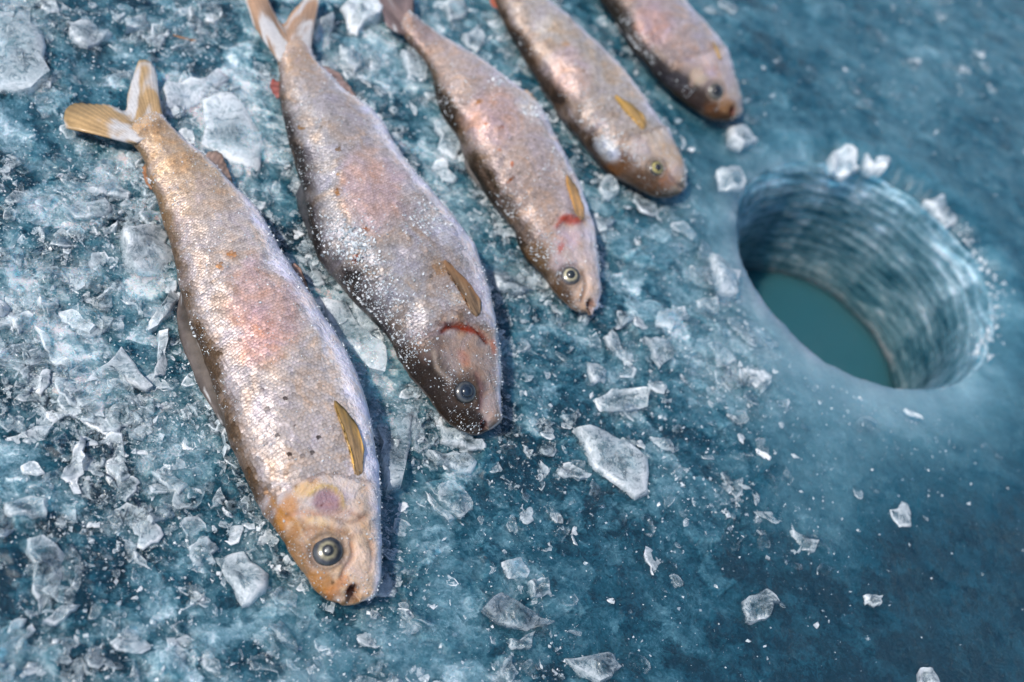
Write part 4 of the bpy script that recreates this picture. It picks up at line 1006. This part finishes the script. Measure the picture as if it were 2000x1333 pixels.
def sample_ground(n, power=1.0, margin=60):
    """ground points in view, denser where the ice is broken and cloudy, clear of fish and hole"""
    out = []
    while len(out) < n:
        p = np.stack([rng.uniform(-margin, 2000 + margin, 4000), rng.uniform(-margin, 1333 + margin, 4000)], -1)
        g = at(p); x, y = g[:, 0], g[:, 1]
        dens = grid_at(CLOUD, x, y) * (.25 + .75 * grid_at(BROKEN, x, y))
        dens *= .35 + 1.3 * fbm(x * 22, y * 22, 91, 3) ** 2 * 2
        hd = np.hypot(x - HC[0], y - HC[1])
        ok = (rng.random(4000) < dens ** power) & (hd > HR + .048) & free(p[:, 0], p[:, 1])
        out += list(zip(x[ok], y[ok], p[ok, 0], p[ok, 1]))
    rng.shuffle(out)
    return np.array(out[:n])
for x, y, px, py in sample_ground(235, 2.3):
    s = .0028 + .0075 * rng.random() ** 2.2
    n = rng.integers(5, 8); a = np.sort(rng.uniform(0, 2 * math.pi, n)); el = rng.uniform(.45, 1); ro = rng.uniform(0, math.pi)
    q = np.stack([np.cos(a), np.sin(a) * el], -1) * s * rng.uniform(.65, 1.15, (n, 1))
    q = q @ np.array([[math.cos(ro), -math.sin(ro)], [math.sin(ro), math.cos(ro)]]) + np.array([x, y])
    lab, grp = next((l, g) for l, g, f in REG if f(px, py))
    fr = np.clip(rng.normal(.42, .2), .12, .9)
    look = 'clear glassy' if fr < .30 else 'cloudy' if fr < .52 else 'frosty white'
    form = 'sliver' if el < .62 else 'chip'
    lab = lab.replace('small loose ice chip', f'{"large" if s > .0062 else "small"} loose {look} ice {form}')
    place_shard(q, s * rng.uniform(.3, .7), fr, lab, grp, (R(rng.normal() * 9), R(rng.normal() * 9)), name='ice_chip', sink=.45)

# thin translucent flakes of the crushed layer, too many to count
def flakes(name, g, S, label):
    n = len(g); K = 12
    a = np.arange(K) * 2 * math.pi / K + rng.uniform(-.2, .2, (n, K))
    rad = 1 + .22 * np.cos(2 * a + rng.uniform(0, 6, (n, 1))) + .2 * np.cos(3 * a + rng.uniform(0, 6, (n, 1))) + rng.uniform(-.2, .15, (n, K))
    el = rng.uniform(.35, 1, (n, 1)); ro = rng.uniform(0, 2 * math.pi, (n, 1))
    ox = np.cos(a) * rad; oy = np.sin(a) * rad * el
    x = ox * np.cos(ro) - oy * np.sin(ro); y = ox * np.sin(ro) + oy * np.cos(ro)
    th = rng.uniform(.06, .24, (n, 1)); gx, gy = rng.normal(size=(2, n, 1)) * .14
    whole = np.clip(rng.normal(.18, .26, (n, 1)), 0, .95)
    V, C = [], []
    for k, (s_, z, e) in enumerate(((1.04, -.1, -.6), (1.0, .5, .4), (.93, 1, .6), (.74, 1.0, .12), (.40, 1.0, 0.0))):
        xx = x * s_ * (1 + rng.normal(size=(n, K)) * .04); yy = y * s_ * (1 + rng.normal(size=(n, K)) * .04)
        zz = z * th + gx * xx + gy * yy + (rng.normal(size=(n, K)) * .05 if k > 1 else 0)
        side = np.clip(.5 + .8 * np.cos(a - rng.uniform(0, 6.3, (n, 1))), 0, 1)
        V.append(np.stack([xx, yy, zz], -1)); C.append(np.clip(whole + e * side * rng.uniform(.3, 1, (n, 1)), 0, 1))
    V.append(np.stack([0 * th, 0 * th, th * 1.05], -1)); C.append(whole * .8)
    V = np.concatenate(V, 1); C = np.concatenate(C, 1); m = V.shape[1]
    base = np.stack([g[:, 0], g[:, 1], ice_h(g[:, 0], g[:, 1]) - S * rng.uniform(.05, .28, n)], -1)
    V = V * S[:, None, None] + base[:, None, :]
    F = []
    for k in range(4):
        for j in range(K):
            p_, q_ = k * K + j, k * K + (j + 1) % K
            F += [(p_, q_, q_ + K), (p_, q_ + K, p_ + K)]
    F += [(4 * K + j, 4 * K + (j + 1) % K, m - 1) for j in range(K)]
    F = (np.array(F)[None] + (np.arange(n) * m)[:, None, None]).reshape(-1, 3)
    me = mesh_from(name, V.reshape(-1, 3), F, np.repeat(C.reshape(-1, 1), 3, 1), True)
    me.set_sharp_from_angle(angle=R(75))
    return tag(link(name, me, M_SHARD), label, 'ice', kind='stuff')
g = sample_ground(5200, 1.7, 100)
flakes('crushed_ice', g, .0013 + .0085 * rng.random(len(g)) ** 3.2, 'thin translucent ice flakes frozen over the lake ice around the fish')

# slush frozen against the fish, along both edges
pts = []
for q, nq in ((f1, 520), (f2, 520), (f3, 380), (f4, 260), (f5, 160)):
    for side, sg in (('dorsal', 1), ('ventral', 1)):
        e_ = resample(q[side], 200, 1); mid = .5 * (resample(q['dorsal'], 200, 1) + resample(q['ventral'], 200, 1))
        k = rng.integers(8, 188, nq)
        keep = fbm(k / 14.0 + q['seed'] * 7, np.full(nq, 1.5 + (side == 'dorsal')), 55, 3) > .44
        k = k[keep]
        d_ = e_[k] - mid[k]; d_ /= np.linalg.norm(d_, axis=1, keepdims=True)
        # the upper silhouette sits above the ice: its foot lies a little further in
        pts.append(e_[k] + d_ * (np.abs(rng.normal(size=(len(k), 1))) * 16 + 3) + (np.array([-8, 14]) if side == 'ventral' else np.array([-6, 10])))
pts = np.concatenate(pts); pts = pts[free(pts[:, 0], pts[:, 1])]
g = at(pts)
flakes('slush', g, .0016 + .0052 * rng.random(len(g)) ** 2, 'wet slush frozen along the edges of the fish')

# crumbs and grains nobody could count
g = sample_ground(46000, 1.2, 120)
s = .00018 + .0008 * rng.random(len(g)) ** 4 + .0012 * (rng.random(len(g)) < .02)
P = np.stack([g[:, 0], g[:, 1], ice_h(g[:, 0], g[:, 1]) + s * .3], -1)
o = crystals('ice_crumbs', P, s, rng, M_CRUMB, None, (.1, .8))
tag(o, 'fine crushed ice grains strewn over the frozen lake', 'ice', kind='stuff')
# crystals added to stand in for wet sun glints along the far rim
ang = rng.uniform(-.45, 1.25, 380); rr = HR + .004 + np.abs(rng.normal(size=380)) * .006 * (.4 + fbm(ang * 5, ang * 0 + 3, 12, 3))
X, Y = HC[0] + rr * np.cos(ang), HC[1] + rr * np.sin(ang)
s = .0004 + .0018 * rng.random(380) ** 3
o = crystals('rim_glint_crystals', np.stack([X, Y, ice_h(X, Y) + .001], -1), s, rng, M_CRUMB, None, (.3, .9))
tag(o, 'crystals added for the wet glints along the far rim of the drilled hole', 'ice', kind='stuff')

# one bit of dry straw frozen by the tails
def straw(pts, r, label):
    V, F = [], []
    w_ = at(np.array(pts, float), np.full(len(pts), .004))
    for k, c in enumerate(w_):
        d = w_[min(k + 1, len(w_) - 1)] - w_[max(k - 1, 0)]; d /= np.linalg.norm(d); sd = np.cross(d, [0, 0, 1]); up = np.cross(sd, d)
        rad = r * (1 - .5 * abs(k / (len(w_) - 1) - .4))
        for m in range(6):
            a = m * math.pi / 3; V.append(tuple(c + (sd * math.cos(a) + up * math.sin(a)) * rad))
    for k in range(len(w_) - 1):
        for m in range(6): F.append((k * 6 + m, k * 6 + (m + 1) % 6, k * 6 + 6 + (m + 1) % 6, k * 6 + 6 + m))
    F += [tuple(range(6))[::-1], tuple(range((len(w_) - 1) * 6, len(w_) * 6))]
    me = bpy.data.meshes.new('straw'); me.from_pydata(V, [], F); me.update()
    tag(link('straw', me, M_STRAW), label, 'straw')
straw([(338,70),(352,74),(368,78),(383,80)], .0009, 'short orange brown straw frozen in ice above the golden tail')
